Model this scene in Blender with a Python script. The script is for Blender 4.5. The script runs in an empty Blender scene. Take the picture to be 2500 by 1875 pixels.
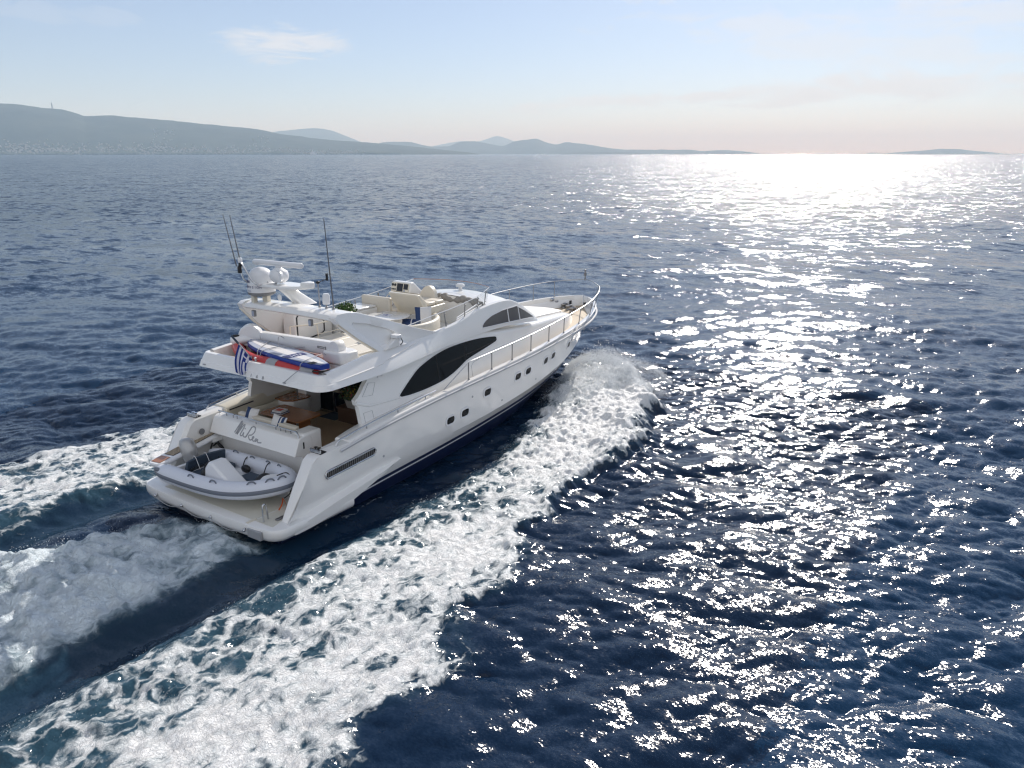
import bpy, bmesh, math, random
import numpy as np
from mathutils import Vector, Matrix

random.seed(7)
RNG = np.random.default_rng(11)
scene = bpy.context.scene
COL = scene.collection

# ------------------------------------------------------------------ camera
CAM = (-10.76, -16.67, 9.16)
CAM_AZ = math.radians(33.59)
cam_data = bpy.data.cameras.new('camera')
cam_data.sensor_width = 36.0
cam_data.lens = 27.36
cam_data.clip_start = 0.1
cam_data.clip_end = 90000.0
cam = bpy.data.objects.new('camera', cam_data)
COL.objects.link(cam)
cam.location = CAM
cam.rotation_euler = (math.radians(90 - 16.52), 0, CAM_AZ - math.pi / 2)
scene.camera = cam

# ------------------------------------------------------------------ light
SUN_AZ, SUN_EL = math.radians(13.2), math.radians(32.0)     # azimuth counted from +X towards +Y
sd = bpy.data.lights.new('sun', 'SUN')
sd.energy = 4.2
sd.angle = math.radians(0.53)
sd.color = (1.0, 0.955, 0.89)
sun = bpy.data.objects.new('sun', sd)
COL.objects.link(sun)
sdir = Vector((math.cos(SUN_AZ) * math.cos(SUN_EL), math.sin(SUN_AZ) * math.cos(SUN_EL), math.sin(SUN_EL)))
sun.rotation_euler = sdir.to_track_quat('Z', 'Y').to_euler()

world = bpy.data.worlds.new('World')
scene.world = world
world.use_nodes = True
wt = world.node_tree
wt.nodes.clear()


def N(t, kind, **kw):
    n = t.nodes.new(kind)
    for k, v in kw.items():
        if k == 'inp':
            for kk, vv in v.items():
                n.inputs[kk].default_value = vv
        else:
            setattr(n, k, v)
    return n


def build_world():
    t = wt
    out = N(t, 'ShaderNodeOutputWorld')
    bg = N(t, 'ShaderNodeBackground')
    bg.inputs['Strength'].default_value = 0.08
    sky = N(t, 'ShaderNodeTexSky', sky_type='NISHITA', sun_disc=False)
    sky.sun_elevation = SUN_EL
    sky.sun_rotation = math.pi / 2 - SUN_AZ
    sky.altitude = 10
    sky.air_density = 0.8
    sky.dust_density = 0.35
    sky.ozone_density = 2.5
    co = N(t, 'ShaderNodeTexCoord')
    # thin high cloud: soft banks at fixed bearing and height, broken up by streaked noise
    sep = N(t, 'ShaderNodeSeparateXYZ')
    t.links.new(co.outputs['Generated'], sep.inputs[0])

    def math_(op, a, b=None, clamp=False):
        q = N(t, 'ShaderNodeMath', operation=op, use_clamp=clamp)
        for i, v in enumerate((a, b)):
            if v is None:
                continue
            if isinstance(v, (int, float)):
                q.inputs[i].default_value = v
            else:
                t.links.new(v, q.inputs[i])
        return q.outputs[0]
    az = math_('ARCTAN2', sep.outputs['Y'], sep.outputs['X'])
    el = math_('ARCSINE', sep.outputs['Z'])
    cmb = N(t, 'ShaderNodeCombineXYZ')
    t.links.new(math_('MULTIPLY', az, 5.0), cmb.inputs[0])
    t.links.new(math_('MULTIPLY', el, 22.0), cmb.inputs[1])
    mp = N(t, 'ShaderNodeMapping')
    mp.inputs['Rotation'].default_value = (0, 0, math.radians(14))
    t.links.new(cmb.outputs[0], mp.inputs[0])
    nz = N(t, 'ShaderNodeTexNoise', inp={'Scale': 2.3, 'Detail': 10, 'Roughness': 0.64, 'Distortion': 0.9})
    t.links.new(mp.outputs[0], nz.inputs['Vector'])
    wob = math_('MULTIPLY', math_('SUBTRACT', nz.outputs['Fac'], 0.5), 3.4)
    veil = None

    def bank(px, py, wx, wy, tilt, k):
        """photo column and row of the middle, half sizes in the same rows"""
        nonlocal veil
        th = math.radians(16.52)
        u, v = (px - 1250) / 1900.0, (937.5 - py) / 1900.0
        fwd, up = math.cos(th) + v * math.sin(th), -math.sin(th) + v * math.cos(th)
        a0 = CAM_AZ - math.atan2(u, fwd)
        e0 = math.atan2(up, math.hypot(u, fwd))
        da = math_('SUBTRACT', az, a0)
        de = math_('ADD', math_('SUBTRACT', el, e0), math_('MULTIPLY', da, tilt))
        q = math_('ADD', math_('POWER', math_('ABSOLUTE', math_('DIVIDE', da, wx / 1950.0)), 2.0), math_('POWER', math_('ABSOLUTE', math_('DIVIDE', de, wy / 1950.0)), 2.0))
        q = math_('ADD', math_('SQRT', q), wob)
        mr = N(t, 'ShaderNodeMapRange', interpolation_type='SMOOTHSTEP')
        mr.inputs['From Min'].default_value = 1.30
        mr.inputs['From Max'].default_value = 0.0
        mr.inputs['To Max'].default_value = k
        t.links.new(q, mr.inputs['Value'])
        veil = mr.outputs[0] if veil is None else math_('MAXIMUM', veil, mr.outputs[0])
    bank(660, 105, 170, 42, 0.06, 0.75)
    bank(780, 110, 110, 30, -0.05, 0.7)
    bank(1640, 240, 420, 20, 0.05, 0.75)
    bank(2120, 215, 420, 45, 0.02, 0.8)
    bank(2080, 110, 560, 70, -0.16, 0.55)
    bank(2350, 40, 420, 55, -0.10, 0.6)
    bank(150, 30, 320, 40, 0.0, 0.30)
    # wide milky veil added out of view behind the camera, filling the shaded side
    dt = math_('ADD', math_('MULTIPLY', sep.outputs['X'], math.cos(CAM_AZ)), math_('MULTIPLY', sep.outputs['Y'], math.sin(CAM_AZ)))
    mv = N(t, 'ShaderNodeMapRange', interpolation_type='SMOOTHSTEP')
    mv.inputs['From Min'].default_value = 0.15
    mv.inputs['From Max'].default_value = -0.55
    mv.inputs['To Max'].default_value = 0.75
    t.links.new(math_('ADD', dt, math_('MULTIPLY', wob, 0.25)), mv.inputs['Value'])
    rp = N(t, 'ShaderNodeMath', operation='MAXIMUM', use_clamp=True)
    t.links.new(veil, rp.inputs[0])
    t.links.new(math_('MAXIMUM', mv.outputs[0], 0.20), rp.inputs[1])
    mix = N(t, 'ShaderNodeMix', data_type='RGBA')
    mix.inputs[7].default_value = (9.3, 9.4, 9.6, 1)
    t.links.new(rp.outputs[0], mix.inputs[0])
    tint = N(t, 'ShaderNodeMix', data_type='RGBA', blend_type='MULTIPLY')   # cool white balance
    tint.inputs[0].default_value = 1.0
    tint.inputs[7].default_value = (0.91, 0.98, 1.10, 1)
    t.links.new(sky.outputs[0], tint.inputs[6])
    t.links.new(tint.outputs[2], mix.inputs[6])
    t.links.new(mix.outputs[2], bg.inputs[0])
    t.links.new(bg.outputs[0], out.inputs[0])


build_world()
scene.view_settings.view_transform = 'Standard'
scene.view_settings.look = 'None'
scene.view_settings.gamma = 1.0
scene.view_settings.exposure = 0.30
try:
    scene.cycles.use_denoising = True
    scene.cycles.filter_width = 1.3
    scene.cycles.max_bounces = 8
    scene.cycles.volume_bounces = 1
    scene.cycles.sample_clamp_indirect = 6.0
    scene.cycles.caustics_reflective = False
    scene.cycles.caustics_refractive = False
except Exception:
    pass


# ------------------------------------------------------------------ tags and materials
def tag(o, label=None, cat=None, group=None, kind=None):
    if label: o['label'] = label
    if cat: o['category'] = cat
    if group: o['group'] = group
    if kind: o['kind'] = kind
    return o


def new_mat(name):
    m = bpy.data.materials.new(name)
    m.use_nodes = True
    return m, m.node_tree, m.node_tree.nodes['Principled BSDF']


def mesh_obj(name, verts, faces, mat=None, parent=None, smooth=True, attrs=None):
    me = bpy.data.meshes.new(name)
    verts = np.asarray(verts, dtype=np.float32)
    if isinstance(faces, np.ndarray):
        nv, nf, k = len(verts), len(faces), faces.shape[1]
        me.vertices.add(nv)
        me.vertices.foreach_set('co', verts.ravel())
        me.loops.add(nf * k)
        me.loops.foreach_set('vertex_index', faces.astype(np.int32).ravel())
        me.polygons.add(nf)
        me.polygons.foreach_set('loop_start', np.arange(0, nf * k, k, dtype=np.int32))
        me.update(calc_edges=True)
    else:
        me.from_pydata([tuple(map(float, v)) for v in verts], [], faces)
        me.update()
    if smooth:
        me.polygons.foreach_set('use_smooth', np.ones(len(me.polygons), dtype=bool))
    if attrs:
        for k, v in attrs.items():
            a = me.attributes.new(k, 'FLOAT', 'POINT')
            a.data.foreach_set('value', np.asarray(v, dtype=np.float32))
    if mat is not None:
        me.materials.append(mat)
    o = bpy.data.objects.new(name, me)
    COL.objects.link(o)
    if parent is not None:
        o.parent = parent
    return o


# ------------------------------------------------------------------ numpy noise
def _hash(ix, iy, seed):
    h = (ix.astype(np.int64) * 374761393 + iy.astype(np.int64) * 668265263 + seed * 974634777) & 0xFFFFFFFF
    h = ((h ^ (h >> 13)) * 1274126177) & 0xFFFFFFFF
    return ((h ^ (h >> 16)) & 0xFFFFFF) / float(0xFFFFFF)


def vnoise(x, y, seed=0):
    ix, iy = np.floor(x), np.floor(y)
    fx, fy = x - ix, y - iy
    ux, uy = fx * fx * fx * (fx * (fx * 6 - 15) + 10), fy * fy * fy * (fy * (fy * 6 - 15) + 10)
    a, b = _hash(ix, iy, seed), _hash(ix + 1, iy, seed)
    c, d = _hash(ix, iy + 1, seed), _hash(ix + 1, iy + 1, seed)
    return (a * (1 - ux) + b * ux) * (1 - uy) + (c * (1 - ux) + d * ux) * uy


def fbm(x, y, seed=0, octaves=4, gain=0.5):
    s, a, t = 0.0, 1.0, 0.0
    for i in range(octaves):
        cs, sn = math.cos(0.6 * i), math.sin(0.6 * i)
        s = s + a * vnoise((x * cs - y * sn) * 2 ** i + 17.3 * i, (x * sn + y * cs) * 2 ** i - 9.1 * i, seed + i)
        t += a
        a *= gain
    return s / t


def cell_edge(x, y, seed=0):
    ix, iy = np.floor(x), np.floor(y)
    f1 = np.full(x.shape, 9.0)
    f2 = np.full(x.shape, 9.0)
    for dx in (-1, 0, 1):
        for dy in (-1, 0, 1):
            jx, jy = ix + dx, iy + dy
            d = np.hypot(jx + 0.1 + 0.8 * _hash(jx, jy, seed) - x, jy + 0.1 + 0.8 * _hash(jx, jy, seed + 5) - y)
            f2 = np.minimum(f2, np.maximum(f1, d))
            f1 = np.minimum(f1, d)
    return f2 - f1


def sstep(a, b, x):
    t = np.clip((x - a) / (b - a), 0, 1)
    return t * t * (3 - 2 * t)


# ------------------------------------------------------------------ sea
def ocean_tile(n, L, lmin, lmax, rms, direc, spread, seed):
    r = np.random.default_rng(seed)
    k1 = np.fft.fftfreq(n, L / n) * 2 * np.pi
    kx, ky = np.meshgrid(k1, k1, indexing='ij')
    k = np.hypot(kx, ky)
    k[0, 0] = 1
    c = (kx * math.cos(direc) + ky * math.sin(direc)) / k
    amp = k ** -1.85 * np.abs(c) ** spread + k ** -1.85 * 0.10
    band = sstep(2 * np.pi / lmax * 0.7, 2 * np.pi / lmax, k) * (1 - sstep(2 * np.pi / lmin * 0.8, 2 * np.pi / lmin * 1.3, k))
    amp = amp * band
    spec = amp * (r.normal(size=(n, n)) + 1j * r.normal(size=(n, n)))
    spec[0, 0] = 0
    h = np.fft.ifft2(spec).real
    s = rms / h.std()
    dx = np.fft.ifft2(1j * spec * kx / k).real * s
    dy = np.fft.ifft2(1j * spec * ky / k).real * s
    return (n, L, h * s, dx, dy)


def tile_sample(tile, x, y, rot):
    n, L, h, dx, dy = tile
    c, s = math.cos(rot), math.sin(rot)
    u = (x * c + y * s) / L * n
    v = (-x * s + y * c) / L * n
    iu, iv = np.floor(u).astype(np.int64), np.floor(v).astype(np.int64)
    fu, fv = u - iu, v - iv
    i0, i1, j0, j1 = iu % n, (iu + 1) % n, iv % n, (iv + 1) % n

    def sm(a):
        return (a[i0, j0] * (1 - fu) + a[i1, j0] * fu) * (1 - fv) + (a[i0, j1] * (1 - fu) + a[i1, j1] * fu) * fv
    hx, hy = sm(dx), sm(dy)
    return sm(h), hx * c - hy * s, hx * s + hy * c


WDIR = math.radians(18)
T_BIG = ocean_tile(512, 118.0, 2.6, 26.0, 0.085, 0.0, 3.0, 3)
T_SML = ocean_tile(512, 31.0, 0.22, 2.9, 0.043, 0.0, 1.2, 4)


def sea_disp(x, y, lodb, lods):
    a = tile_sample(T_BIG, x, y, WDIR)
    b = tile_sample(T_SML, x + 7.7, y - 3.1, WDIR + 0.22)
    ch = 1.1
    return (a[0] * lodb + b[0] * lods,
            -ch * (a[1] * lodb + b[1] * lods),
            -ch * (a[2] * lodb + b[2] * lods))


# wake limits in plan, all measured off the yacht's centre line (y = 0)
WK_X = np.array([-40, -16, -9, -4, -2, 1, 5, 7, 10, 12, 14.5, 16.5, 18.0, 19.0, 19.9])
WK_IN = np.array([3.9, 3.3, 3.1, 3.3, 3.4, 3.5, 3.5, 3.35, 2.85, 2.35, 1.6, 1.0, 0.6, 0.3, 0.2])
WK_OUT = np.array([14., 11., 10.0, 9.2, 8.9, 8.7, 8.0, 7.5, 7.2, 6.7, 6.0, 5.3, 4.4, 3.2, 1.2])


def wake_fields(x, y):
    s = np.abs(y)
    side = np.where(y < 0, 0.0, 31.7)
    w1 = fbm(x * 0.42 + side, s * 0.42, 21, 3) - 0.5
    w2 = fbm(x * 1.3 + side, s * 1.3 + 5, 22, 3) - 0.5
    si = np.interp(x, WK_X, WK_IN) + 0.9 * w2 + 0.4 * w1
    so = np.interp(x, WK_X, WK_OUT) + 2.6 * w1 + 1.0 * w2
    width = np.maximum(so - si, 0.2)
    t = (s - si) / width                                    # 0 inner edge .. 1 outer edge
    inside = sstep(-0.08, 0.16, t) * (1 - sstep(0.84, 1.06, t))
    bow = sstep(4.0, 14.0, x)
    inside = inside * (1 - sstep(18.3, 19.5, x))
    cov = inside * (0.60 + 0.12 * sstep(0.08, 0.5, t) + 0.16 * bow)
    cov = cov * (1 - 0.22 * sstep(2, -10, x) * (1 - sstep(0.2, 0.6, t)))
    cov = cov * (0.72 + 0.56 * fbm(x * 0.6 + side, y * 0.9, 23, 4))
    # propeller wash behind the transom
    yhi = np.interp(x, [-16, -7, -3.8, -1.5, 0.3], [3.6, 2.7, 2.2, 1.0, 0.1]) + 0.7 * w2
    ylo = -2.5 - 0.4 * w2 + 0.10 * np.minimum(x + 4, 0)
    wash = sstep(0.55, -0.25, x + 0.5 * w2) * sstep(-0.3, 0.55, yhi - y) * sstep(-0.15, 0.6, y - ylo)
    # foam thread along the hull side
    hullw = np.interp(x, [0, 4, 9, 12, 15, 18, 19], [2.35, 2.4, 2.4, 2.2, 1.7, 0.8, 0.2])
    thread = np.exp(-((s - hullw - 0.18) / 0.16) ** 2) * sstep(0, 1.5, x) * (1 - sstep(17, 19, x))
    cov = np.maximum(cov, 0.42 * thread)
    wash = wash * (0.62 + 0.62 * fbm(x * 1.1, y * 1.3, 25, 4)) * (0.75 + 0.25 * sstep(0.4, -2.5, x))
    wash = np.clip(wash, 0, 1)
    return s, t, inside, bow, cov, wash, w1, w2


def wake_height(x, y):
    s, t, inside, bow, cov, wash, w1, w2 = wake_fields(x, y)
    n1 = fbm(x * 0.9, y * 0.9, 41, 4)
    n2 = fbm(x * 2.6, y * 2.6, 42, 4)
    rid = 1 - np.abs(2 * fbm(x * 1.7 + 0.7 * w1, y * 1.7, 43, 4) - 1)
    h = np.zeros_like(x)
    aft = sstep(3.0, -1.0, x)
    # trough either side of the wash and its outer wall
    trough = np.exp(-((s - 3.2) / 0.75) ** 2) * sstep(8, 0, x)
    h -= 0.22 * trough
    h += aft * 0.16 * np.exp(-((s - 4.3) / 0.6) ** 2)
    # foam band: lumpy, thicker near the bow and along its outer edge
    n4 = fbm(x * 5.5, y * 6.5, 44, 4)
    lump = (0.08 + 0.12 * bow) * (rid - 0.55) + 0.10 * (n2 - 0.5) + 0.10 * (n1 - 0.5) + (0.11 + 0.08 * bow) * (n4 - 0.5)
    edge = np.exp(-((t - 0.86) / 0.12) ** 2) * inside
    h += inside * (0.05 + 0.15 * bow + lump) + edge * (0.09 + 0.16 * bow)
    bw = sstep(11.0, 15.5, x) * (1 - sstep(18.0, 19.4, x))
    h += bw * inside * (0.30 * np.sin(np.pi * np.clip(t, 0, 1)) + 0.22 * (n1 - 0.4))
    # wash mound
    grow = sstep(0.6, -4.0, x)
    core = np.exp(-(s / 1.75) ** 2)
    n5 = 1 - np.abs(2 * fbm(x * 1.15 + 0.8 * w2, y * 1.6, 47, 5) - 1)
    h += wash * (0.06 + 0.46 * grow * core + 0.50 * (n1 - 0.45) + 0.34 * (n2 - 0.5) + 0.42 * (n5 - 0.6))
    h -= 0.16 * np.exp(-((x - 0.2) / 0.5) ** 2) * (1 - sstep(1.8, 2.6, s))
    return h, (s, t, inside, bow, cov, wash, w1, w2, n1, n2, rid)


WK_BOX = (-17.0, 21.5, -14.5, 14.5)


def wake_blend(x, y):
    d = np.minimum(np.minimum(x - WK_BOX[0], WK_BOX[1] - x), np.minimum(y - WK_BOX[2], WK_BOX[3] - y))
    return np.clip(d, -1e6, 1e6)


def water_nodes(t, b, wake=False):
    nd = t.nodes
    geo = N(t, 'ShaderNodeNewGeometry')
    mp = N(t, 'ShaderNodeMapping')
    mp.inputs['Rotation'].default_value = (0, 0, -WDIR)
    mp.inputs['Scale'].default_value = (1.0, 0.55, 1.0)
    t.links.new(geo.outputs['Position'], mp.inputs[0])
    lod = N(t, 'ShaderNodeAttribute', attribute_name='lod')
    prev = geo.outputs['Normal']

    def slope(scale, detail, k, fac=None, rough=0.6):
        nonlocal prev
        nz = N(t, 'ShaderNodeTexNoise', inp={'Scale': scale, 'Detail': detail, 'Roughness': rough})
        t.links.new(mp.outputs[0], nz.inputs['Vector'])
        sb = N(t, 'ShaderNodeVectorMath', operation='SUBTRACT')
        sb.inputs[1].default_value = (0.5, 0.5, 0.5)
        t.links.new(nz.outputs['Color'], sb.inputs[0])
        ml = N(t, 'ShaderNodeVectorMath', operation='MULTIPLY')
        ml.inputs[1].default_value = (k, k, 0)
        t.links.new(sb.outputs[0], ml.inputs[0])
        src = ml.outputs[0]
        if fac is not None:
            sc = N(t, 'ShaderNodeVectorMath', operation='SCALE')
            t.links.new(src, sc.inputs[0])
            t.links.new(fac, sc.inputs['Scale'])
            src = sc.outputs[0]
        ad = N(t, 'ShaderNodeVectorMath', operation='ADD')
        t.links.new(prev, ad.inputs[0])
        t.links.new(src, ad.inputs[1])
        prev = ad.outputs[0]
    slope(4.5, 4, 0.34)
    slope(26.0, 4, 0.70)
    if not wake:
        slope(0.85, 6, 3.3, lod.outputs['Fac'], 0.72)
        slope(0.14, 3, 0.8, lod.outputs['Fac'], 0.55)
    nm = N(t, 'ShaderNodeVectorMath', operation='NORMALIZE')
    t.links.new(prev, nm.inputs[0])
    t.links.new(nm.outputs[0], b.inputs['Normal'])
    b.inputs['Base Color'].default_value = (0.0040, 0.026, 0.066, 1)
    b.inputs['Roughness'].default_value = 0.11
    b.inputs['IOR'].default_value = 1.333
    return nm


def build_sea():
    m, t, b = new_mat('sea_water')
    water_nodes(t, b)
    fine = np.arange(-46, 46.001, 0.085)
    az = np.radians(np.concatenate([np.arange(-180, -46, 4.0), fine, np.arange(50, 180, 4.0)])) + CAM_AZ
    # rows: even steps of the tangent of the depression seen from 9 m up
    tl = np.concatenate([np.linspace(2.2, 1.0, 60)[:-1], np.linspace(1.0, 0.0135, 840), np.geomspace(0.0125, 0.00032, 60)])
    r = 9.16 / tl
    R, A = np.meshgrid(r, az, indexing='ij')
    x, y = CAM[0] + R * np.cos(A), CAM[1] + R * np.sin(A)
    dr = np.gradient(r)[:, None] * np.ones_like(R)
    lodb = 1 - sstep(0.9, 3.0, dr)
    lods = 1 - sstep(0.20, 0.60, dr)
    z, dx, dy = sea_disp(x, y, lodb, lods)
    inb = wake_blend(x, y)
    z = z - 0.9 * sstep(0.25, 0.9, inb)
    lod = 1 - 0.55 * lodb - 0.45 * lods
    nr, na = R.shape
    v = np.stack([x + dx, y + dy, z], -1).reshape(-1, 3)
    i, j = np.meshgrid(np.arange(nr - 1), np.arange(na), indexing='ij')
    j2 = (j + 1) % na
    f = np.stack([i * na + j, i * na + j2, (i + 1) * na + j2, (i + 1) * na + j], -1).reshape(-1, 4)[:, ::-1]
    # cap under the camera
    o = mesh_obj('sea', v, np.ascontiguousarray(f), m, attrs={'lod': lod.ravel()})
    tag(o, kind='structure')
    return o


def build_wake():
    m, t, b = new_mat('wake_water')
    nm = water_nodes(t, b, wake=True)
    cov = N(t, 'ShaderNodeAttribute', attribute_name='cover')
    lac = N(t, 'ShaderNodeAttribute', attribute_name='lace')
    milk = N(t, 'ShaderNodeAttribute', attribute_name='milk')
    geo = N(t, 'ShaderNodeNewGeometry')
    wn = N(t, 'ShaderNodeTexNoise', inp={'Scale': 1.3, 'Detail': 4, 'Roughness': 0.6})
    t.links.new(geo.outputs['Position'], wn.inputs['Vector'])
    wv = N(t, 'ShaderNodeVectorMath', operation='MULTIPLY_ADD')
    wv.inputs[1].default_value = (0.9, 0.9, 0.0)
    t.links.new(wn.outputs['Color'], wv.inputs[0])
    t.links.new(geo.outputs['Position'], wv.inputs[2])
    ml = N(t, 'ShaderNodeMapping')
    ml.inputs['Scale'].default_value = (0.8, 1.25, 0.0)
    t.links.new(wv.outputs[0], ml.inputs[0])

    def edges(scale, gain):
        v = N(t, 'ShaderNodeTexVoronoi', feature='DISTANCE_TO_EDGE', inp={'Scale': scale})
        t.links.new(ml.outputs[0], v.inputs['Vector'])
        q = N(t, 'ShaderNodeMath', operation='MULTIPLY_ADD', use_clamp=True, inp={1: -gain, 2: 1.0})
        t.links.new(v.outputs['Distance'], q.inputs[0])
        return q.outputs[0]

    def madd(x, k, add=None):
        q = N(t, 'ShaderNodeMath', operation='MULTIPLY_ADD', inp={1: k, 2: 0.0})
        t.links.new(x, q.inputs[0])
        if add is not None:
            t.links.new(add, q.inputs[2])
        return q.outputs[0]
    fn = N(t, 'ShaderNodeTexNoise', inp={'Scale': 7.0, 'Detail': 8, 'Roughness': 0.70})
    t.links.new(ml.outputs[0], fn.inputs['Vector'])
    acc = madd(edges(1.15, 4.2), 0.24)
    acc = madd(edges(3.4, 3.6), 0.19, acc)
    acc = madd(fn.outputs['Fac'], 0.42, acc)
    acc = madd(lac.outputs['Fac'], 0.24, acc)
    acc = madd(cov.outputs['Fac'], 0.95, acc)
    wsh = N(t, 'ShaderNodeAttribute', attribute_name='wash')
    mr = N(t, 'ShaderNodeMapRange', interpolation_type='SMOOTHSTEP')
    mr.inputs['From Min'].default_value = 1.02
    mr.inputs['From Max'].default_value = 1.26
    t.links.new(acc, mr.inputs['Value'])
    msf = N(t, 'ShaderNodeMapRange', interpolation_type='SMOOTHSTEP')     # aerated water: a soft milky edge instead of lace
    msf.inputs['From Min'].default_value = 0.78
    msf.inputs['From Max'].default_value = 1.50
    t.links.new(acc, msf.inputs['Value'])
    mfac = N(t, 'ShaderNodeMix', data_type='FLOAT')
    t.links.new(wsh.outputs['Fac'], mfac.inputs[0])
    t.links.new(mr.outputs[0], mfac.inputs[2])
    t.links.new(msf.outputs[0], mfac.inputs[3])
    cw = N(t, 'ShaderNodeMix', data_type='RGBA')
    cw.inputs[6].default_value = (0.0035, 0.016, 0.042, 1)
    cw.inputs[7].default_value = (0.030, 0.075, 0.105, 1)
    t.links.new(milk.outputs['Fac'], cw.inputs[0])
    t.links.new(cw.outputs[2], b.inputs['Base Color'])
    fb = N(t, 'ShaderNodeBsdfPrincipled')
    fb.inputs['Base Color'].default_value = (0.80, 0.83, 0.85, 1)
    fb.inputs['Roughness'].default_value = 0.55
    fb.inputs['Subsurface Weight'].default_value = 0.0
    bp = N(t, 'ShaderNodeBump', inp={'Strength': 1.0, 'Distance': 0.20})
    n2 = N(t, 'ShaderNodeTexNoise', inp={'Scale': 4.5, 'Detail': 8, 'Roughness': 0.68})
    t.links.new(ml.outputs[0], n2.inputs['Vector'])
    t.links.new(n2.outputs['Fac'], bp.inputs['Height'])
    t.links.new(bp.outputs[0], fb.inputs['Normal'])
    cr = N(t, 'ShaderNodeMix', data_type='RGBA')
    cr.inputs[6].default_value = (0.66, 0.72, 0.75, 1)
    cr.inputs[7].default_value = (0.90, 0.91, 0.92, 1)
    m3 = N(t, 'ShaderNodeMapRange')
    m3.inputs['From Min'].default_value = 1.12
    m3.inputs['From Max'].default_value = 1.42
    t.links.new(acc, m3.inputs['Value'])
    t.links.new(m3.outputs[0], cr.inputs[0])
    cb = N(t, 'ShaderNodeMix', data_type='RGBA', blend_type='MULTIPLY')  # wash foam tint: blue of skylit shade put into the colour, plus turquoise
    cb.inputs[7].default_value = (0.86, 0.95, 1.0, 1)
    t.links.new(wsh.outputs['Fac'], cb.inputs[0])
    t.links.new(cr.outputs[2], cb.inputs[6])
    t.links.new(cb.outputs[2], fb.inputs['Base Color'])
    ms = N(t, 'ShaderNodeMixShader')
    t.links.new(mfac.outputs[0], ms.inputs[0])
    t.links.new(b.outputs[0], ms.inputs[1])
    t.links.new(fb.outputs[0], ms.inputs[2])
    out = t.nodes['Material Output']
    t.links.new(ms.outputs[0], out.inputs['Surface'])

    xs = np.arange(WK_BOX[0], WK_BOX[1] + 0.001, 0.05)
    ys = np.concatenate([np.arange(WK_BOX[2], 3.0, 0.045), np.arange(3.0, WK_BOX[3] + 0.001, 0.07)])
    x, y = np.meshgrid(xs, ys, indexing='ij')
    h, (s, tt, inside, bow, cov, wash, w1, w2, n1, n2_, rid) = wake_height(x, y)
    z, dx, dy = sea_disp(x, y, 1.0, 1.0)
    calm = np.clip(1 - 0.65 * inside - 0.8 * wash - 0.5 * np.exp(-((s - 3.2) / 0.8) ** 2) * sstep(9, 2, x), 0.15, 1)
    eb = sstep(0.0, 1.2, wake_blend(x, y))
    calm = 1 - eb * (1 - calm)
    # lace: warped cell edges at two sizes, thick where the cover is high
    wx, wy = x + 0.9 * w1 + 0.5 * (n1 - .5), y + 0.9 * w2 + 0.5 * (n2_ - .5)
    e1 = 1 - np.clip(cell_edge(wx * 0.75, wy * 0.95, 61) * 1.9, 0, 1)
    e2 = 1 - np.clip(cell_edge(wx * 2.0 + 3, wy * 2.6, 62) * 1.8, 0, 1)
    lace = 0.42 * e1 + 0.22 * e2 + 0.36 * fbm(wx * 1.6, wy * 2.0, 63, 4)
    c = np.clip(np.maximum(cov, wash * 0.98) * eb, 0, 1)
    foam = np.clip((lace - (1 - c) * 0.86) / 0.28 + 0.2, 0, 1) * sstep(0.03, 0.2, c)
    milk = np.clip(0.75 * inside * (1 - 0.6 * sstep(0.5, 1.0, tt)) * sstep(0.05, 0.5, cov) + wash
                   + 0.30 * np.exp(-((s - 2.9) / 0.7) ** 2) * sstep(4, -2, x), 0, 1) * eb
    zz = z * calm + h * eb + 0.02 * np.clip((lace - 0.35) * 2.2, 0, 1) * sstep(0.1, 0.5, c) * eb
    v = np.stack([x + dx * calm, y + dy * calm, zz], -1).reshape(-1, 3)
    nx, ny = x.shape
    i, j = np.meshgrid(np.arange(nx - 1), np.arange(ny - 1), indexing='ij')
    f = np.stack([i * ny + j, (i + 1) * ny + j, (i + 1) * ny + j + 1, i * ny + j + 1], -1).reshape(-1, 4)
    o = mesh_obj('wake_foam', v, f, m, attrs={'cover': c.ravel(), 'lace': lace.ravel(), 'milk': milk.ravel(), 'wash': np.clip(wash * 1.6, 0, 1).ravel() * eb.ravel()})
    tag(o, 'white foaming wake and churned water spreading from the moving yacht', 'wake', kind='stuff')
    return o


build_sea()
build_wake()



# ================================================================== building kit
def pmat(name, color, rough=0.4, metal=0.0, coat=0.0, spec=0.5, noise=0.0, nscale=6.0, bump=0.0, bscale=40.0, alpha=1.0):
    m, t, b = new_mat(name)
    b.inputs['Roughness'].default_value = rough
    b.inputs['Metallic'].default_value = metal
    b.inputs['Coat Weight'].default_value = coat
    b.inputs['Specular IOR Level'].default_value = spec
    b.inputs['Base Color'].default_value = (*color, 1)
    tc = N(t, 'ShaderNodeTexCoord')
    if noise > 0:
        nz = N(t, 'ShaderNodeTexNoise', inp={'Scale': nscale, 'Detail': 5, 'Roughness': 0.6})
        t.links.new(tc.outputs['Object'], nz.inputs['Vector'])
        mx = N(t, 'ShaderNodeMix', data_type='RGBA')
        mx.inputs[6].default_value = (*[c * (1 - noise) for c in color], 1)
        mx.inputs[7].default_value = (*[min(1, c * (1 + noise)) for c in color], 1)
        t.links.new(nz.outputs['Fac'], mx.inputs[0])
        t.links.new(mx.outputs[2], b.inputs['Base Color'])
    if bump > 0:
        n2 = N(t, 'ShaderNodeTexNoise', inp={'Scale': bscale, 'Detail': 4})
        t.links.new(tc.outputs['Object'], n2.inputs['Vector'])
        bp = N(t, 'ShaderNodeBump', inp={'Strength': bump, 'Distance': 0.02})
        t.links.new(n2.outputs['Fac'], bp.inputs['Height'])
        t.links.new(bp.outputs[0], b.inputs['Normal'])
    return m


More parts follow.
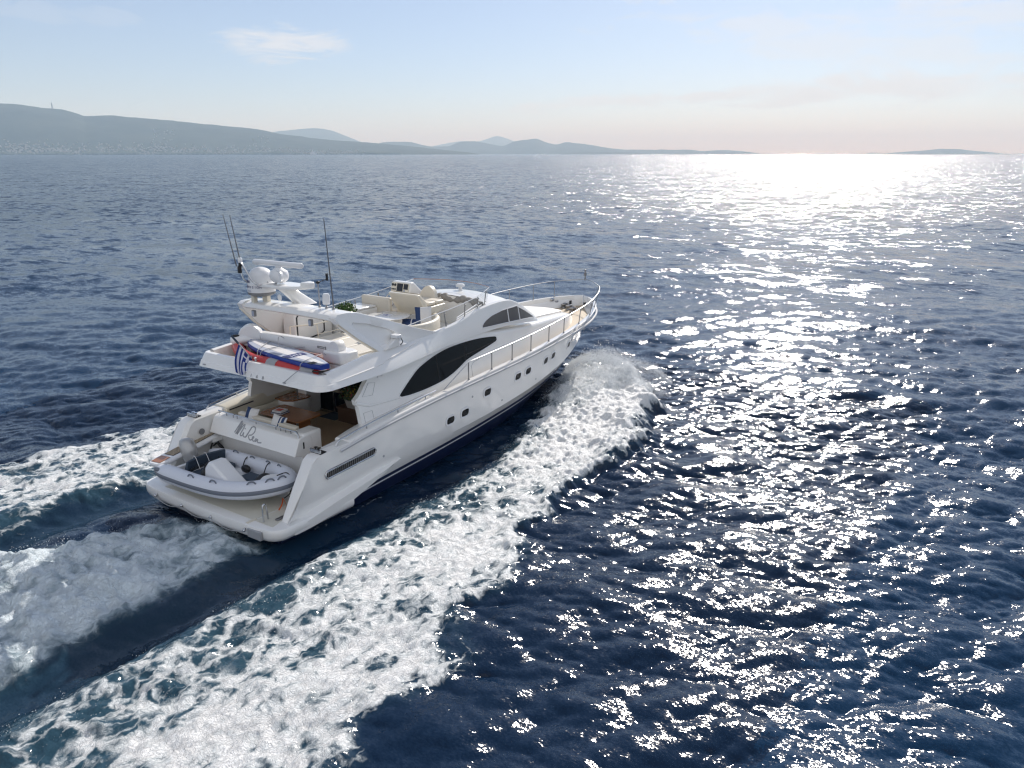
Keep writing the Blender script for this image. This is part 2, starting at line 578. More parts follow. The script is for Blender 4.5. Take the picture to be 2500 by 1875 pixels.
def plank_mat(name, c1, c2, seam, width=0.055, axis='Y', rough=0.6):
    """laid planks: seams run along the other axis"""
    m, t, b = new_mat(name)
    b.inputs['Roughness'].default_value = rough
    tc = N(t, 'ShaderNodeTexCoord')
    sp = N(t, 'ShaderNodeSeparateXYZ')
    t.links.new(tc.outputs['Object'], sp.inputs[0])
    dv = N(t, 'ShaderNodeMath', operation='DIVIDE', inp={1: width})
    t.links.new(sp.outputs[axis], dv.inputs[0])
    fr = N(t, 'ShaderNodeMath', operation='FRACT')
    t.links.new(dv.outputs[0], fr.inputs[0])
    gt = N(t, 'ShaderNodeMath', operation='GREATER_THAN', inp={1: 0.88})
    t.links.new(fr.outputs[0], gt.inputs[0])
    nz = N(t, 'ShaderNodeTexNoise', inp={'Scale': 3.0, 'Detail': 6, 'Roughness': 0.6})
    t.links.new(tc.outputs['Object'], nz.inputs['Vector'])
    mx = N(t, 'ShaderNodeMix', data_type='RGBA')
    mx.inputs[6].default_value = (*c1, 1)
    mx.inputs[7].default_value = (*c2, 1)
    t.links.new(nz.outputs['Fac'], mx.inputs[0])
    ms = N(t, 'ShaderNodeMix', data_type='RGBA')
    ms.inputs[7].default_value = (*seam, 1)
    t.links.new(gt.outputs[0], ms.inputs[0])
    t.links.new(mx.outputs[2], ms.inputs[6])
    t.links.new(ms.outputs[2], b.inputs['Base Color'])
    return m


M = dict(
    gel=pmat('white_gelcoat', (0.83, 0.825, 0.81), 0.22, coat=0.5, noise=0.02, nscale=1.5),
    hull=pmat('hull_gelcoat', (0.82, 0.815, 0.805), 0.16, coat=0.6, noise=0.025, nscale=0.9),
    cream=pmat('cream_gelcoat', (0.74, 0.69, 0.58), 0.30, coat=0.3, noise=0.02, nscale=2),
    deckgel=pmat('cream_nonslip', (0.66, 0.64, 0.56), 0.6, noise=0.05, nscale=5, bump=0.15, bscale=120),
    navy=pmat('navy_antifouling', (0.006, 0.014, 0.055), 0.35, noise=0.25, nscale=3),
    steel=pmat('polished_steel', (0.55, 0.56, 0.58), 0.22, metal=1.0),
    satin=pmat('brushed_steel', (0.40, 0.41, 0.43), 0.42, metal=1.0),
    rubwhite=pmat('white_rub_rail', (0.62, 0.62, 0.63), 0.65, spec=0.2),
    dsteel=pmat('worn_steel', (0.30, 0.30, 0.31), 0.3, metal=1.0),
    rubber=pmat('rub_rail_grey', (0.33, 0.34, 0.36), 0.45),
    darkrod=pmat('grey_fibreglass', (0.11, 0.115, 0.13), 0.5),
    black=pmat('black_rubber', (0.012, 0.012, 0.014), 0.45),
    rope=pmat('black_rope', (0.015, 0.015, 0.017), 0.8, bump=0.5, bscale=150),
    glass=pmat('tinted_glass', (0.004, 0.006, 0.009), 0.05, spec=0.10),
    smoke=pmat('smoked_glass', (0.075, 0.070, 0.072), 0.22, spec=0.5),
    dark=pmat('dark_recess', (0.01, 0.01, 0.012), 0.5),
    teak=plank_mat('teak_planks', (0.42, 0.29, 0.18), (0.52, 0.38, 0.25), (0.10, 0.07, 0.05)),
    foreteak=plank_mat('silvered_teak', (0.50, 0.41, 0.29), (0.60, 0.50, 0.37), (0.16, 0.12, 0.09), width=0.06),
    wood=pmat('varnished_cherry', (0.30, 0.115, 0.035), 0.22, coat=0.6, noise=0.25, nscale=7),
    wicker=pmat('brown_wicker', (0.085, 0.04, 0.018), 0.55, noise=0.45, nscale=60, bump=0.8, bscale=70),
    vinyl=pmat('cream_vinyl', (0.66, 0.61, 0.52), 0.45, noise=0.03, nscale=8, bump=0.05),
    pad=pmat('sunpad_vinyl', (0.68, 0.645, 0.57), 0.5, noise=0.03, nscale=4, bump=0.06, bscale=14),
    whitepad=plank_mat('white_sunpad', (0.72, 0.70, 0.66), (0.78, 0.76, 0.72), (0.45, 0.43, 0.40), width=0.30, rough=0.55),
    greyfab=pmat('grey_canvas', (0.30, 0.285, 0.265), 0.85, noise=0.2, nscale=14, bump=0.6, bscale=26),
    whitefab=pmat('white_fabric', (0.70, 0.69, 0.68), 0.8, noise=0.04, nscale=20),
    bluefab=pmat('navy_fabric', (0.018, 0.045, 0.13), 0.8, noise=0.1, nscale=20),
    plastic=pmat('white_plastic', (0.76, 0.77, 0.79), 0.3, coat=0.2),
    greyplastic=pmat('grey_plastic', (0.20, 0.205, 0.215), 0.4),
    tube=pmat('white_hypalon', (0.66, 0.69, 0.76), 0.42, noise=0.03, nscale=6, bump=0.05, bscale=9),
    greyband=pmat('grey_hypalon', (0.155, 0.175, 0.215), 0.5),
    bluecush=pmat('slate_cushion', (0.035, 0.055, 0.085), 0.6, bump=0.1),
    red=pmat('red_pvc', (0.50, 0.045, 0.04), 0.35, noise=0.08, nscale=9),
    redgrey=pmat('grey_pvc', (0.34, 0.35, 0.37), 0.4),
    board=pmat('white_deck_pad', (0.66, 0.66, 0.68), 0.5),
    boardgrey=pmat('pale_blue_deck_pad', (0.36, 0.40, 0.50), 0.5),
    blue=pmat('royal_blue_rail', (0.008, 0.035, 0.26), 0.35),
    darkblue=pmat('navy_print', (0.014, 0.022, 0.13), 0.4),
    flagblue=pmat('flag_blue', (0.010, 0.035, 0.22), 0.75),
    flagwhite=pmat('flag_white', (0.66, 0.67, 0.76), 0.75),
    orange=pmat('orange_webbing', (0.75, 0.16, 0.05), 0.6),
    paper=pmat('white_card', (0.78, 0.78, 0.80), 0.4),
    redpaper=pmat('red_cover', (0.55, 0.09, 0.06), 0.4),
    leaf=pmat('box_leaf', (0.055, 0.12, 0.018), 0.55, noise=0.5, nscale=25),
    dleaf=pmat('dark_leaf', (0.035, 0.065, 0.018), 0.6, noise=0.5, nscale=25),
    petal=pmat('yellow_petal', (0.42, 0.30, 0.03), 0.6),
    rpetal=pmat('red_petal', (0.28, 0.03, 0.025), 0.6),
    pot=pmat('pale_planter', (0.36, 0.34, 0.31), 0.7, noise=0.1),
    screen=pmat('instrument_glass', (0.015, 0.016, 0.02), 0.12),
)


def clear_mat():
    m, t, b = new_mat('clear_acrylic')
    out = t.nodes['Material Output']
    tr = N(t, 'ShaderNodeBsdfTransparent')
    tr.inputs[0].default_value = (0.95, 0.96, 0.96, 1)
    gl = N(t, 'ShaderNodeBsdfGlossy')
    gl.inputs['Roughness'].default_value = 0.05
    df = N(t, 'ShaderNodeBsdfDiffuse')
    df.inputs[0].default_value = (0.75, 0.75, 0.70, 1)
    m1 = N(t, 'ShaderNodeMixShader', inp={0: 0.06})
    m2 = N(t, 'ShaderNodeMixShader', inp={0: 0.07})
    t.links.new(tr.outputs[0], m1.inputs[1])
    t.links.new(df.outputs[0], m1.inputs[2])
    t.links.new(m1.outputs[0], m2.inputs[1])
    t.links.new(gl.outputs[0], m2.inputs[2])
    t.links.new(m2.outputs[0], out.inputs['Surface'])
    return m


M['clear'] = clear_mat()


def ci(x, xs, ys):
    """smooth monotone interpolation of key values"""
    x = np.asarray(x, float)
    xs, ys = np.asarray(xs, float), np.asarray(ys, float)
    h = np.diff(xs)
    d = np.diff(ys) / h
    m = np.zeros(len(xs))
    for i in range(1, len(xs) - 1):
        if d[i - 1] * d[i] > 0:
            w1, w2 = 2 * h[i] + h[i - 1], h[i] + 2 * h[i - 1]
            m[i] = (w1 + w2) / (w1 / d[i - 1] + w2 / d[i])
    m[0], m[-1] = d[0], d[-1]
    i = np.clip(np.searchsorted(xs, x) - 1, 0, len(h) - 1)
    t = np.clip((x - xs[i]) / h[i], 0, 1)
    return ((2 * t ** 3 - 3 * t ** 2 + 1) * ys[i] + (t ** 3 - 2 * t ** 2 + t) * h[i] * m[i]
            + (-2 * t ** 3 + 3 * t ** 2) * ys[i + 1] + (t ** 3 - t ** 2) * h[i] * m[i + 1])


def smooth_path(pts, n=8):
    p = np.asarray(pts, float)
    out = []
    for i in range(len(p) - 1):
        p0, p1, p2, p3 = p[max(i - 1, 0)], p[i], p[i + 1], p[min(i + 2, len(p) - 1)]
        for k in range(n):
            t = k / n
            out.append(0.5 * ((2 * p1) + (-p0 + p2) * t + (2 * p0 - 5 * p1 + 4 * p2 - p3) * t * t + (-p0 + 3 * p1 - 3 * p2 + p3) * t ** 3))
    out.append(p[-1])
    return np.array(out)


class G:
    """collects shapes and links them as one mesh"""

    def __init__(self):
        self.v, self.f = [], []

    def add(self, v, f):
        o = len(self.v)
        self.v += [tuple(map(float, p)) for p in v]
        self.f += [tuple(i + o for i in q) for q in f]
        return self

    def box(self, x0, x1, y0, y1, z0, z1):
        v = [(x, y, z) for z in (z0, z1) for x, y in ((x0, y0), (x1, y0), (x1, y1), (x0, y1))]
        return self.add(v, [(0, 3, 2, 1), (4, 5, 6, 7), (0, 1, 5, 4), (1, 2, 6, 5), (2, 3, 7, 6), (3, 0, 4, 7)])

    def prism(self, poly, axis, a, b):
        """polygon in the two other axes, pushed along axis from a to b"""
        n = len(poly)
        def mk(p, t):
            return (t, p[0], p[1]) if axis == 'x' else ((p[0], t, p[1]) if axis == 'y' else (p[0], p[1], t))
        v = [mk(p, a) for p in poly] + [mk(p, b) for p in poly]
        f = [tuple(range(n))[::-1], tuple(range(n, 2 * n))] + [(i, (i + 1) % n, n + (i + 1) % n, n + i) for i in range(n)]
        return self.add(v, f)

    def grid(self, P, cu=False, cv=False, cap=False):
        P = np.asarray(P, float)
        a, b = P.shape[:2]
        f = []
        for i in range(a if cu else a - 1):
            for j in range(b if cv else b - 1):
                i2, j2 = (i + 1) % a, (j + 1) % b
                f.append((i * b + j, i2 * b + j, i2 * b + j2, i * b + j2))
        if cap:
            f.append(tuple(range(b))[::-1])
            f.append(tuple((a - 1) * b + j for j in range(b)))
        return self.add(P.reshape(-1, 3), f)

    def tube(self, pts, r, n=8, closed=False, flat=1.0):
        p = np.asarray(pts, float)
        k = len(p)
        rr = np.full(k, r) if np.isscalar(r) else np.asarray(r, float)
        if closed:
            t = np.roll(p, -1, 0) - np.roll(p, 1, 0)
        else:
            t = np.gradient(p, axis=0) if k > 2 else np.repeat((p[1] - p[0])[None], 2, 0)
        t /= np.linalg.norm(t, axis=1)[:, None] + 1e-12
        up = np.array([0, 0, 1.0]) if abs(t[0][2]) < 0.9 else np.array([1.0, 0, 0])
        rings = []
        s = np.cross(up, t[0]); s /= np.linalg.norm(s)
        for i in range(k):
            s = s - t[i] * (s @ t[i]); s /= np.linalg.norm(s) + 1e-12
            u = np.cross(t[i], s)
            a = np.linspace(0, 2 * np.pi, n, endpoint=False)
            rings.append(p[i] + rr[i] * (np.cos(a)[:, None] * s + flat * np.sin(a)[:, None] * u))
        return self.grid(rings, cu=closed, cv=True, cap=not closed)

    def lathe(self, prof, c, axis='z', n=24):
        a = np.linspace(0, 2 * np.pi, n, endpoint=False)
        rings = []
        for r, h in prof:
            r = max(r, 1e-4)
            q = np.stack([r * np.cos(a), r * np.sin(a), np.full(n, h)], -1)
            if axis == 'x': q = q[:, [2, 0, 1]]
            if axis == 'y': q = q[:, [1, 2, 0]]
            rings.append(q + np.array(c))
        return self.grid(rings, cv=True, cap=True)

    def ball(self, c, r, n=12, sq=(1, 1, 1)):
        pr = [(math.sin(t), -math.cos(t)) for t in np.linspace(0.02, math.pi - 0.02, n)]
        o = len(self.v)
        self.lathe(pr, (0, 0, 0), n=n + 4)
        self.v[o:] = [(c[0] + r * sq[0] * x, c[1] + r * sq[1] * y, c[2] + r * sq[2] * z) for x, y, z in self.v[o:]]
        return self

    def strip(self, pts, width_dir, w, normal=(0, 0, 1), t=0.004):
        """flat ribbon along pts"""
        p = np.asarray(pts, float)
        d = np.gradient(p, axis=0)
        nn = np.asarray(normal, float)
        s = np.cross(d, nn)
        s /= np.linalg.norm(s, axis=1)[:, None] + 1e-9
        h = nn / np.linalg.norm(nn) * t
        return self.grid([[a - b * w / 2, a + b * w / 2, a + b * w / 2 + h, a - b * w / 2 + h] for a, b in zip(p, s)], cv=True, cap=True)

    def mirror(self):
        o = len(self.v)
        self.v += [(x, -y, z) for x, y, z in self.v[:o]]
        self.f += [tuple(i + o for i in q)[::-1] for q in self.f[:]]
        return self

    def xf(self, mtx, start=0):
        self.v[start:] = [tuple(mtx @ Vector(p)) for p in self.v[start:]]
        return self

    def build(self, name, mat, parent=None, bevel=0.0, seg=2, sharp=38, label=None, solid=0.0, recalc=True):
        me = bpy.data.meshes.new(name)
        me.from_pydata(self.v, [], self.f)
        if recalc:
            bm = bmesh.new()
            bm.from_mesh(me)
            bmesh.ops.recalc_face_normals(bm, faces=bm.faces)
            bm.to_mesh(me)
            bm.free()
        me.polygons.foreach_set('use_smooth', np.ones(len(me.polygons), dtype=bool))
        me.set_sharp_from_angle(angle=math.radians(sharp))
        for q in (mat if isinstance(mat, (list, tuple)) else [mat]):
            me.materials.append(q)
        o = bpy.data.objects.new(name, me)
        COL.objects.link(o)
        if parent is not None:
            o.parent = parent
            if parent.type == 'EMPTY':
                o.matrix_parent_inverse = (Matrix.Translation(parent.location) @ parent.rotation_euler.to_matrix().to_4x4()).inverted()
        if label:
            o['label'] = label
        if solid:
            md = o.modifiers.new('thickness', 'SOLIDIFY')
            md.thickness = solid
            md.offset = -1
        if bevel > 0:
            md = o.modifiers.new('soft_edge', 'BEVEL')
            md.width = bevel
            md.segments = seg
            md.limit_method = 'ANGLE'
            md.angle_limit = math.radians(40)
        return o


def thing(name, loc, label, cat, group=None):
    o = bpy.data.objects.new(name, None)
    o.empty_display_size = 0.3
    COL.objects.link(o)
    o.location = loc
    return tag(o, label, cat, group)


def rrect(x0, x1, y0, y1, r, n=5):
    p = []
    for cx, cy, a in ((x1 - r, y1 - r, 0), (x0 + r, y1 - r, 90), (x0 + r, y0 + r, 180), (x1 - r, y0 + r, 270)):
        for k in range(n + 1):
            t = math.radians(a + 90 * k / n)
            p.append((cx + r * math.cos(t), cy + r * math.sin(t)))
    return p


def lettering(text, size, mtx, name, mat, parent, depth=0.004, space=1.0, label=None):
    cu = bpy.data.curves.new(name, 'FONT')
    cu.body = text
    cu.size = size
    cu.extrude = depth
    cu.space_character = space
    cu.align_x = 'CENTER'
    tmp = bpy.data.objects.new(name, cu)
    me = bpy.data.meshes.new_from_object(tmp)
    bpy.data.objects.remove(tmp)
    g = G()
    g.v = [tuple(mtx @ v.co) for v in me.vertices]
    g.f = [tuple(p.vertices) for p in me.polygons]
    bpy.data.meshes.remove(me)
    return g.build(name, mat, parent, label=label, recalc=False, sharp=20)


def frame(o, ex, ey):
    """matrix whose x axis is ex, y axis is ey"""
    ex, ey = Vector(ex).normalized(), Vector(ey).normalized()
    ez = ex.cross(ey).normalized()
    ey = ez.cross(ex)
    m = Matrix.Identity(4)
    for i in range(3):
        m[i][0], m[i][1], m[i][2], m[i][3] = ex[i], ey[i], ez[i], o[i]
    return m


# ================================================================== motor yacht
Y = thing('motor_yacht', (9.0, 0.0, 0.0), 'large white motor yacht with flybridge speeding across the open sea', 'yacht')

HBX = [0.0, 1.9, 4, 8, 11, 14, 16.5, 17.85, 18.9, 19.62, 20.0, 20.15, 20.2]
HBY = [2.70, 2.76, 2.80, 2.86, 2.82, 2.60, 2.22, 1.82, 1.34, 0.84, 0.44, 0.17, 0.02]
hb = lambda x: ci(x, HBX, HBY)
zsh = lambda x: ci(x, [1.5, 2.2, 3.3, 4.5, 6.5, 8, 10, 12.6, 15.4, 17.7, 20.2], [1.84, 1.92, 2.06, 2.17, 2.31, 2.38, 2.45, 2.54, 2.62, 2.68, 2.76])
zgun = lambda x: zsh(x) + np.interp(x, [2, 10, 16, 19], [0.05, 0.06, 0.12, 0.20])
zdk = lambda x: ci(x, [5.5, 8, 12, 16, 19, 20.2], [2.02, 2.10, 2.18, 2.32, 2.47, 2.52])

XS = np.concatenate([np.linspace(0.5, 16.8, 60), np.linspace(17.0, 20.2, 34)])


def hull_lines(x):
    b = hb(x)
    top = np.where(x < 1.95, np.interp(x, [0.5, 0.56, 1.0, 1.36, 1.5, 1.95], [0.50, 0.54, 1.28, 1.86, 1.945, 1.975]), zgun(x))
    cr = np.minimum(ci(x, [0, 5, 8, 12, 14, 17, 19, 20.2], [0.72, 0.90, 0.96, 1.20, 1.38, 1.75, 2.1, 2.6]), top - 0.02)
    yc = b * ci(x, [0, 10, 14, 17, 18.7, 19.8, 20.2], [0.965, 0.93, 0.885, 0.74, 0.55, 0.30, 0.3])
    zd = ci(x, [0, 4, 7, 10, 13, 16, 17.8, 18.7, 19.6, 20.2], [0.28, 0.50, 0.62, 0.76, 0.92, 1.14, 1.34, 1.50, 1.85, 2.55])
    zd = np.minimum(zd, cr - 0.02)
    yd = b * ci(x, [0, 10, 14, 17, 18.7, 19.6, 20.2], [0.93, 0.86, 0.77, 0.52, 0.27, 0.12, 0.1])
    ze = ci(x, [0, 10, 14, 17, 19, 20.2], [-0.12, 0.05, 0.22, 0.55, 1.0, 2.45])
    ze = np.minimum(ze, zd - 0.03)
    ye = b * ci(x, [0, 10, 14, 17, 19, 20.2], [0.88, 0.74, 0.52, 0.24, 0.08, 0.05])
    zk = ci(x, [0, 10, 14, 16, 17.4, 18.3, 18.95, 19.5, 19.92, 20.2], [-0.62, -0.60, -0.45, -0.2, 0.05, 0.32, 0.70, 1.25, 1.85, 2.40])
    zk = np.minimum(zk, ze - 0.02)
    return b, top, yc, cr, yd, zd, ye, ze, zk


def build_hull():
    x = XS
    b, top, yc, cr, yd, zd, ye, ze, zk = hull_lines(x)
    fl = np.interp(x, [12, 17, 20], [0, 1, 1])
    rows = [(b, top)]
    for t in (0.25, 0.5, 0.75):
        rows.append((b + (yc - b) * t - fl * 0.10 * b * math.sin(math.pi * t) * 0.8, top + (cr - top) * t))
    rows.append((yc, cr))
    rows.append((yc + (yd - yc) * 0.5, cr + (zd - cr) * 0.5))
    rows.append((yd, zd))
    g = G()
    g.grid([[(xx, -r[0][i], r[1][i]) for r in rows] for i, xx in enumerate(x)])
    g.mirror()
    h = g.build('hull', M['hull'], Y, sharp=20)
    # bottom paint and transom plate
    rows = [(yd, zd), (yd * 0.985, zd - 0.10), (ye, ze), (ye * 0.5, (ze + zk) / 2 - 0.03), (0 * ye, zk)]
    g = G()
    g.grid([[(xx, -r[0][i], r[1][i]) for r in rows] for i, xx in enumerate(x)])
    g.mirror()
    t = [(-r[0][0], r[1][0]) for r in rows]
    t = t + [(-p[0], p[1]) for p in t[:-1]][::-1]
    g.prism(t, 'x', 0.45, 0.50)
    bt = g.build('bottom_paint', M['navy'], h, sharp=30)
    g = G()
    sel = x < 18.6
    o = lambda yy: yy + 0.006
    z1, z2 = zd - 0.115, zd - 0.165
    k1 = 0.985
    g.grid([[(xx, -o(yd[i] * k1 + (ye[i] - yd[i] * k1) * 0.02), z1[i]), (xx, -o(yd[i] * k1 + (ye[i] - yd[i] * k1) * 0.10), z2[i])] for i, xx in enumerate(x) if sel[i]])
    g.mirror().build('boot_stripe', M['plastic'], h)
    # rub rail
    for s in (-1, 1):
        xr = np.linspace(2.25, 20.05, 90)
        pts = np.stack([xr, s * (hb(xr) + 0.018), zsh(xr) - 0.05], -1)
        G().tube(pts, 0.042, 8).build('rub_rail', M['rubwhite'], h)
        G().tube(pts + np.array([0, s * 0.03, 0.0]), 0.020, 6).build('rub_strake', M['rubber'], h)
    # gunwale cap, bulwark inside
    xg = XS[XS > 5.2]
    bb, zg, zdd = hb(xg), zgun(xg), zdk(xg)
    inn = np.maximum(bb - 0.17, 0.01)
    inn2 = np.maximum(bb - 0.21, 0.008)
    g = G()
    g.grid([[(xx, -bb[i], zg[i]), (xx, -(bb[i] * 0.3 + inn[i] * 0.7) , zg[i] + 0.025), (xx, -inn[i], zg[i] + 0.005), (xx, -inn2[i], zdd[i])] for i, xx in enumerate(xg)])
    g.mirror().build('bulwark', M['gel'], Y, sharp=50)
    # deck
    g = G()
    g.grid([[(xx, y * inn2[i], zdd[i] + 0.01) for y in np.linspace(-1, 1, 9)] for i, xx in enumerate(xg)])
    g.build('side_deck', M['foreteak'], Y)
    return h


HULL = build_hull()


def hull_side_y(x, z):
    b, top, yc, cr, yd, zd, ye, ze, zk = [float(v) for v in hull_lines(np.array([x]))[0:9] for v in [v[0]]]
    fl = float(np.interp(x, [12, 17, 20], [0, 1, 1]))
    if z > cr:
        t = (top - z) / (top - cr)
        return b + (yc - b) * t - fl * 0.08 * b * math.sin(math.pi * t)
    t = (cr - z) / (cr - zd)
    return yc + (yd - yc) * t


def build_portholes():
    spots = [(6.82, 1.39), (7.55, 1.43), (8.72, 1.80), (10.57, 1.88), (11.26, 1.91), (12.66, 1.95), (13.36, 1.98), (15.1, 2.0)]
    for s in (-1, 1):
        for x, z in spots:
            y = hull_side_y(x, z)
            dydx = (hull_side_y(x + 0.2, z) - hull_side_y(x - 0.2, z)) / 0.4
            dydz = (hull_side_y(x, z + 0.1) - hull_side_y(x, z - 0.1)) / 0.2
            ex = Vector((1, s * dydx, 0))
            ez = Vector((0, s * dydz, 1))
            m = frame((x, s * (y - 0.002), z), ex, ez)
            if s < 0:
                out = -1 if (m.to_3x3() @ Vector((0, 0, 1))).y > 0 else 1
            else:
                out = 1 if (m.to_3x3() @ Vector((0, 0, 1))).y > 0 else -1
            g = G()
            po = rrect(-0.235, 0.235, -0.165, 0.165, 0.13)
            pi = rrect(-0.185, 0.185, -0.115, 0.115, 0.09)
            n = len(po)
            v = [(a, c, 0) for a, c in po] + [(a, c, 0.03 * out) for a, c in po] + [(a, c, 0.03 * out) for a, c in pi] + [(a, c, 0.004 * out) for a, c in pi]
            f = []
            for k in range(3):
                f += [(k * n + i, k * n + (i + 1) % n, (k + 1) * n + (i + 1) % n, (k + 1) * n + i) for i in range(n)]
            g.add(v, f).xf(m)
            fr = g.build('porthole', M['plastic'], HULL)
            g = G()
            g.add([(a, c, 0.012 * out) for a, c in pi], [tuple(range(n))]).xf(m)
            g.build('pane', M['glass'], fr)

    for s in (-1, 1):
        for x, z in ((7.9, 1.86), (3.9, 1.18), (9.7, 1.25), (12.0, 1.42)):
            y = hull_side_y(x, z)
            G().lathe([(0.035, -0.01), (0.04, 0.008), (0.02, 0.012)], (x, s * y, z), 'y', n=12).build('skin_fitting', M['rubber'], HULL)


build_portholes()


def build_stern():
    # swim platform with rounded aft corners
    def plan(off):
        p = []
        w = 2.80 - off
        p += [(2.6, w), (1.2, w), (0.5, w - 0.02)]
        for k in range(7):
            a = math.radians(90 + 15 * k)
            p.append((0.42 + (0.40 - off * 0.5) * math.cos(a), w - 0.42 + 0.40 * math.sin(a)))
        q = [(x, -y) for x, y in p[::-1]]
        bow = [(-0.02 + off * 0.5 - 0.05 * (1 - (y / 2.3) ** 2), y) for y in np.linspace(2.1, -2.1, 9)]
        return p + bow + q
    rings = [[(x, y, 0.13) for x, y in plan(0.22)], [(x, y, 0.20) for x, y in plan(0.05)], [(x, y, 0.30) for x, y in plan(0.0)],
             [(x, y, 0.44) for x, y in plan(0.0)], [(x, y, 0.49) for x, y in plan(0.03)], [(x, y, 0.50) for x, y in plan(0.08)]]
    g = G()
    g.grid(rings, cv=True, cap=True)
    sp = g.build('swim_platform', M['gel'], Y, sharp=45)
    g = G()
    g.prism([(0.22, -1.75), (0.22, 1.9), (1.5, 1.9), (1.5, -1.75)], 'z', 0.503, 0.508)
    g.prism([(0.22, -2.45), (0.22, -1.80), (2.2, -1.80), (2.2, -2.25), (0.9, -2.25)], 'z', 0.503, 0.508)
    g.build('deck_panel', M['deckgel'], sp)
    # spray ledge running forward along both hull sides
    for s in (-1, 1):
        xs = np.linspace(0.62, 4.55, 28)
        prof = []
        for x in xs:
            w = float(np.interp(x, [1.0, 3.4, 4.55], [0.14, 0.10, 0.0]))
            zt = float(np.interp(x, [0.85, 2.0, 4.55], [0.44, 0.60, 0.92]))
            zb = float(np.interp(x, [0.85, 2.2, 4.55], [0.20, 0.30, 0.90]))
            y = hull_side_y(x, max(zt, 0.3)) - 0.03
            prof.append([(x, s * y, zt + 0.09 * min(1, w / 0.1)), (x, s * max(y + 0.035, float(np.interp(x, [0.62, 1.2, 3.8, 4.55], [2.77, 2.808, 2.808, 2.735]))), zt - 0.02), (x, s * max(y + 0.02, float(np.interp(x, [0.62, 1.2, 3.8, 4.55], [2.76, 2.80, 2.79, 2.70]))), zb + 0.05 * w), (x, s * (y - 0.05), zb - 0.02)])
        G().grid(prof, cv=True, cap=True).build('spray_ledge', M['gel'], sp, sharp=35)
    # cleats along the aft edge, cable between them
    pts = []
    for y in (1.9, 0.75, -0.45, -1.75):
        g = G()
        g.ball((-0.085, y, 0.36), 0.045, 8)
        g.tube([(-0.10, y, 0.36), (-0.04, y, 0.40)], 0.03, 8)
        g.build('eye_fitting', M['steel'], sp)
        pts.append((-0.115, y, 0.35))
    path = []
    for a, c in zip(pts[:-1], pts[1:]):
        for k in range(10):
            t = k / 10
            path.append((a[0], a[1] + (c[1] - a[1]) * t, a[2] - 0.12 * math.sin(math.pi * t)))
    path.append(pts[-1])
    G().tube(path, 0.011, 6).build('edge_cable', M['rubber'], sp)
    G().box(-0.075, 0.0, -2.33, -1.85, 0.22, 0.44).build('ladder_hatch', M['rubber'], sp, bevel=0.01)
    # folded ladder handle
    hr = smooth_path([(0.28, -2.05, 0.50), (0.28, -2.05, 0.88), (0.33, -2.05, 0.96), (0.40, -2.03, 0.88), (0.46, -2.0, 0.50)], 6)
    G().tube(hr, 0.022, 8).build('ladder_handle', M['steel'], sp)
    G().box(0.50, 0.85, -2.3, -2.2, 0.508, 0.55).build('deck_cleat', M['dsteel'], sp, bevel=0.01)
    G().box(0.02, 0.30, -1.78, -1.70, 0.504, 0.52).build('hatch_strip', M['cream'], sp)

    # quarters: raked buttress either side of the platform
    for s in (-1, 1):
        top = [(0.55, 0.5), (1.0, 1.28), (1.36, 1.86), (1.50, 1.95), (2.75, 2.03), (2.75, 0.5)]
        rings = []
        for y, sh, dz in ((None, 0.012, 0.01), (2.62, 0.0, 0.0), (2.38, 0.0, 0.0), (2.29, 0.10, 0.04)):
            rings.append([(x + (sh if i < 4 else 0), s * ((hull_side_y(x + sh, z) - 0.012) if y is None else y), z - (dz if 2 <= i <= 4 else 0)) for i, (x, z) in enumerate(top)])
        g = G()
        g.grid(rings, cv=True, cap=True)
        q = g.build('quarter_buttress', M['gel'], Y, bevel=0.045, seg=3)
        # fairlead with two rollers on its top
        g = G()
        g.box(1.66, 1.86, s * 2.36, s * 2.70, 1.955, 1.985)
        fl = g.build('fairlead', M['dark'], q)
        for yy in (2.44, 2.56):
            G().lathe([(0.05, 0), (0.03, 0.03), (0.03, 0.07), (0.055, 0.10)], (1.75, s * yy, 1.985), n=12).build('roller', M['steel'], fl)
        G().box(1.64, 1.68, s * 2.34, s * 2.70, 1.985, 2.07).build('roller_plate', M['steel'], fl)
    G().lathe([(0.09, 0), (0.09, 0.015), (0.06, 0.03)], (1.75, 2.245, 1.55), 'y').build('shore_power_inlet', M['greyplastic'], Y)

    # engine air grille with chrome surround, both sides
    for s in (-1, 1):
        pts = []
        a, c = np.array([1.86, 0, 1.36]), np.array([3.46, 0, 1.46])
        outl = []
        L = 0.80
        for k in range(13):
            t = math.radians(-90 + 15 * k)
            outl.append((L + 0.10 * math.cos(t), 0.10 * math.sin(t)))
        outl += [(-x, -z) for x, z in outl]
        mid = (a + c) / 2
        ang = math.atan2(c[2] - a[2], c[0] - a[0])
        P = []
        for x, z in outl:
            X, Z = mid[0] + x * math.cos(ang) - z * math.sin(ang), mid[2] + x * math.sin(ang) + z * math.cos(ang)
            P.append((X, s * (hull_side_y(X, Z) + 0.016), Z))
        g = G().tube(P, 0.026, 8, closed=True)
        gr = g.build('air_grille', M['steel'], HULL)
        g = G()
        Pi = [(p[0], p[1] - s * 0.006, p[2]) for p in P]
        g.add(Pi, [tuple(range(len(Pi)))])
        g.build('grille_back', M['dark'], gr)
        g = G()
        for u in np.linspace(-0.8, 0.8, 24):
            q = []
            for z in (-0.085, 0.085):
                X, Z = mid[0] + u * math.cos(ang) - z * math.sin(ang), mid[2] + u * math.sin(ang) + z * math.cos(ang)
                q.append((X, s * (hull_side_y(X, Z) + 0.014), Z))
            g.tube(q, 0.010, 6)
        g.build('grille_bars', M['dsteel'], gr)
    return sp


build_stern()

FLOOR = 1.20


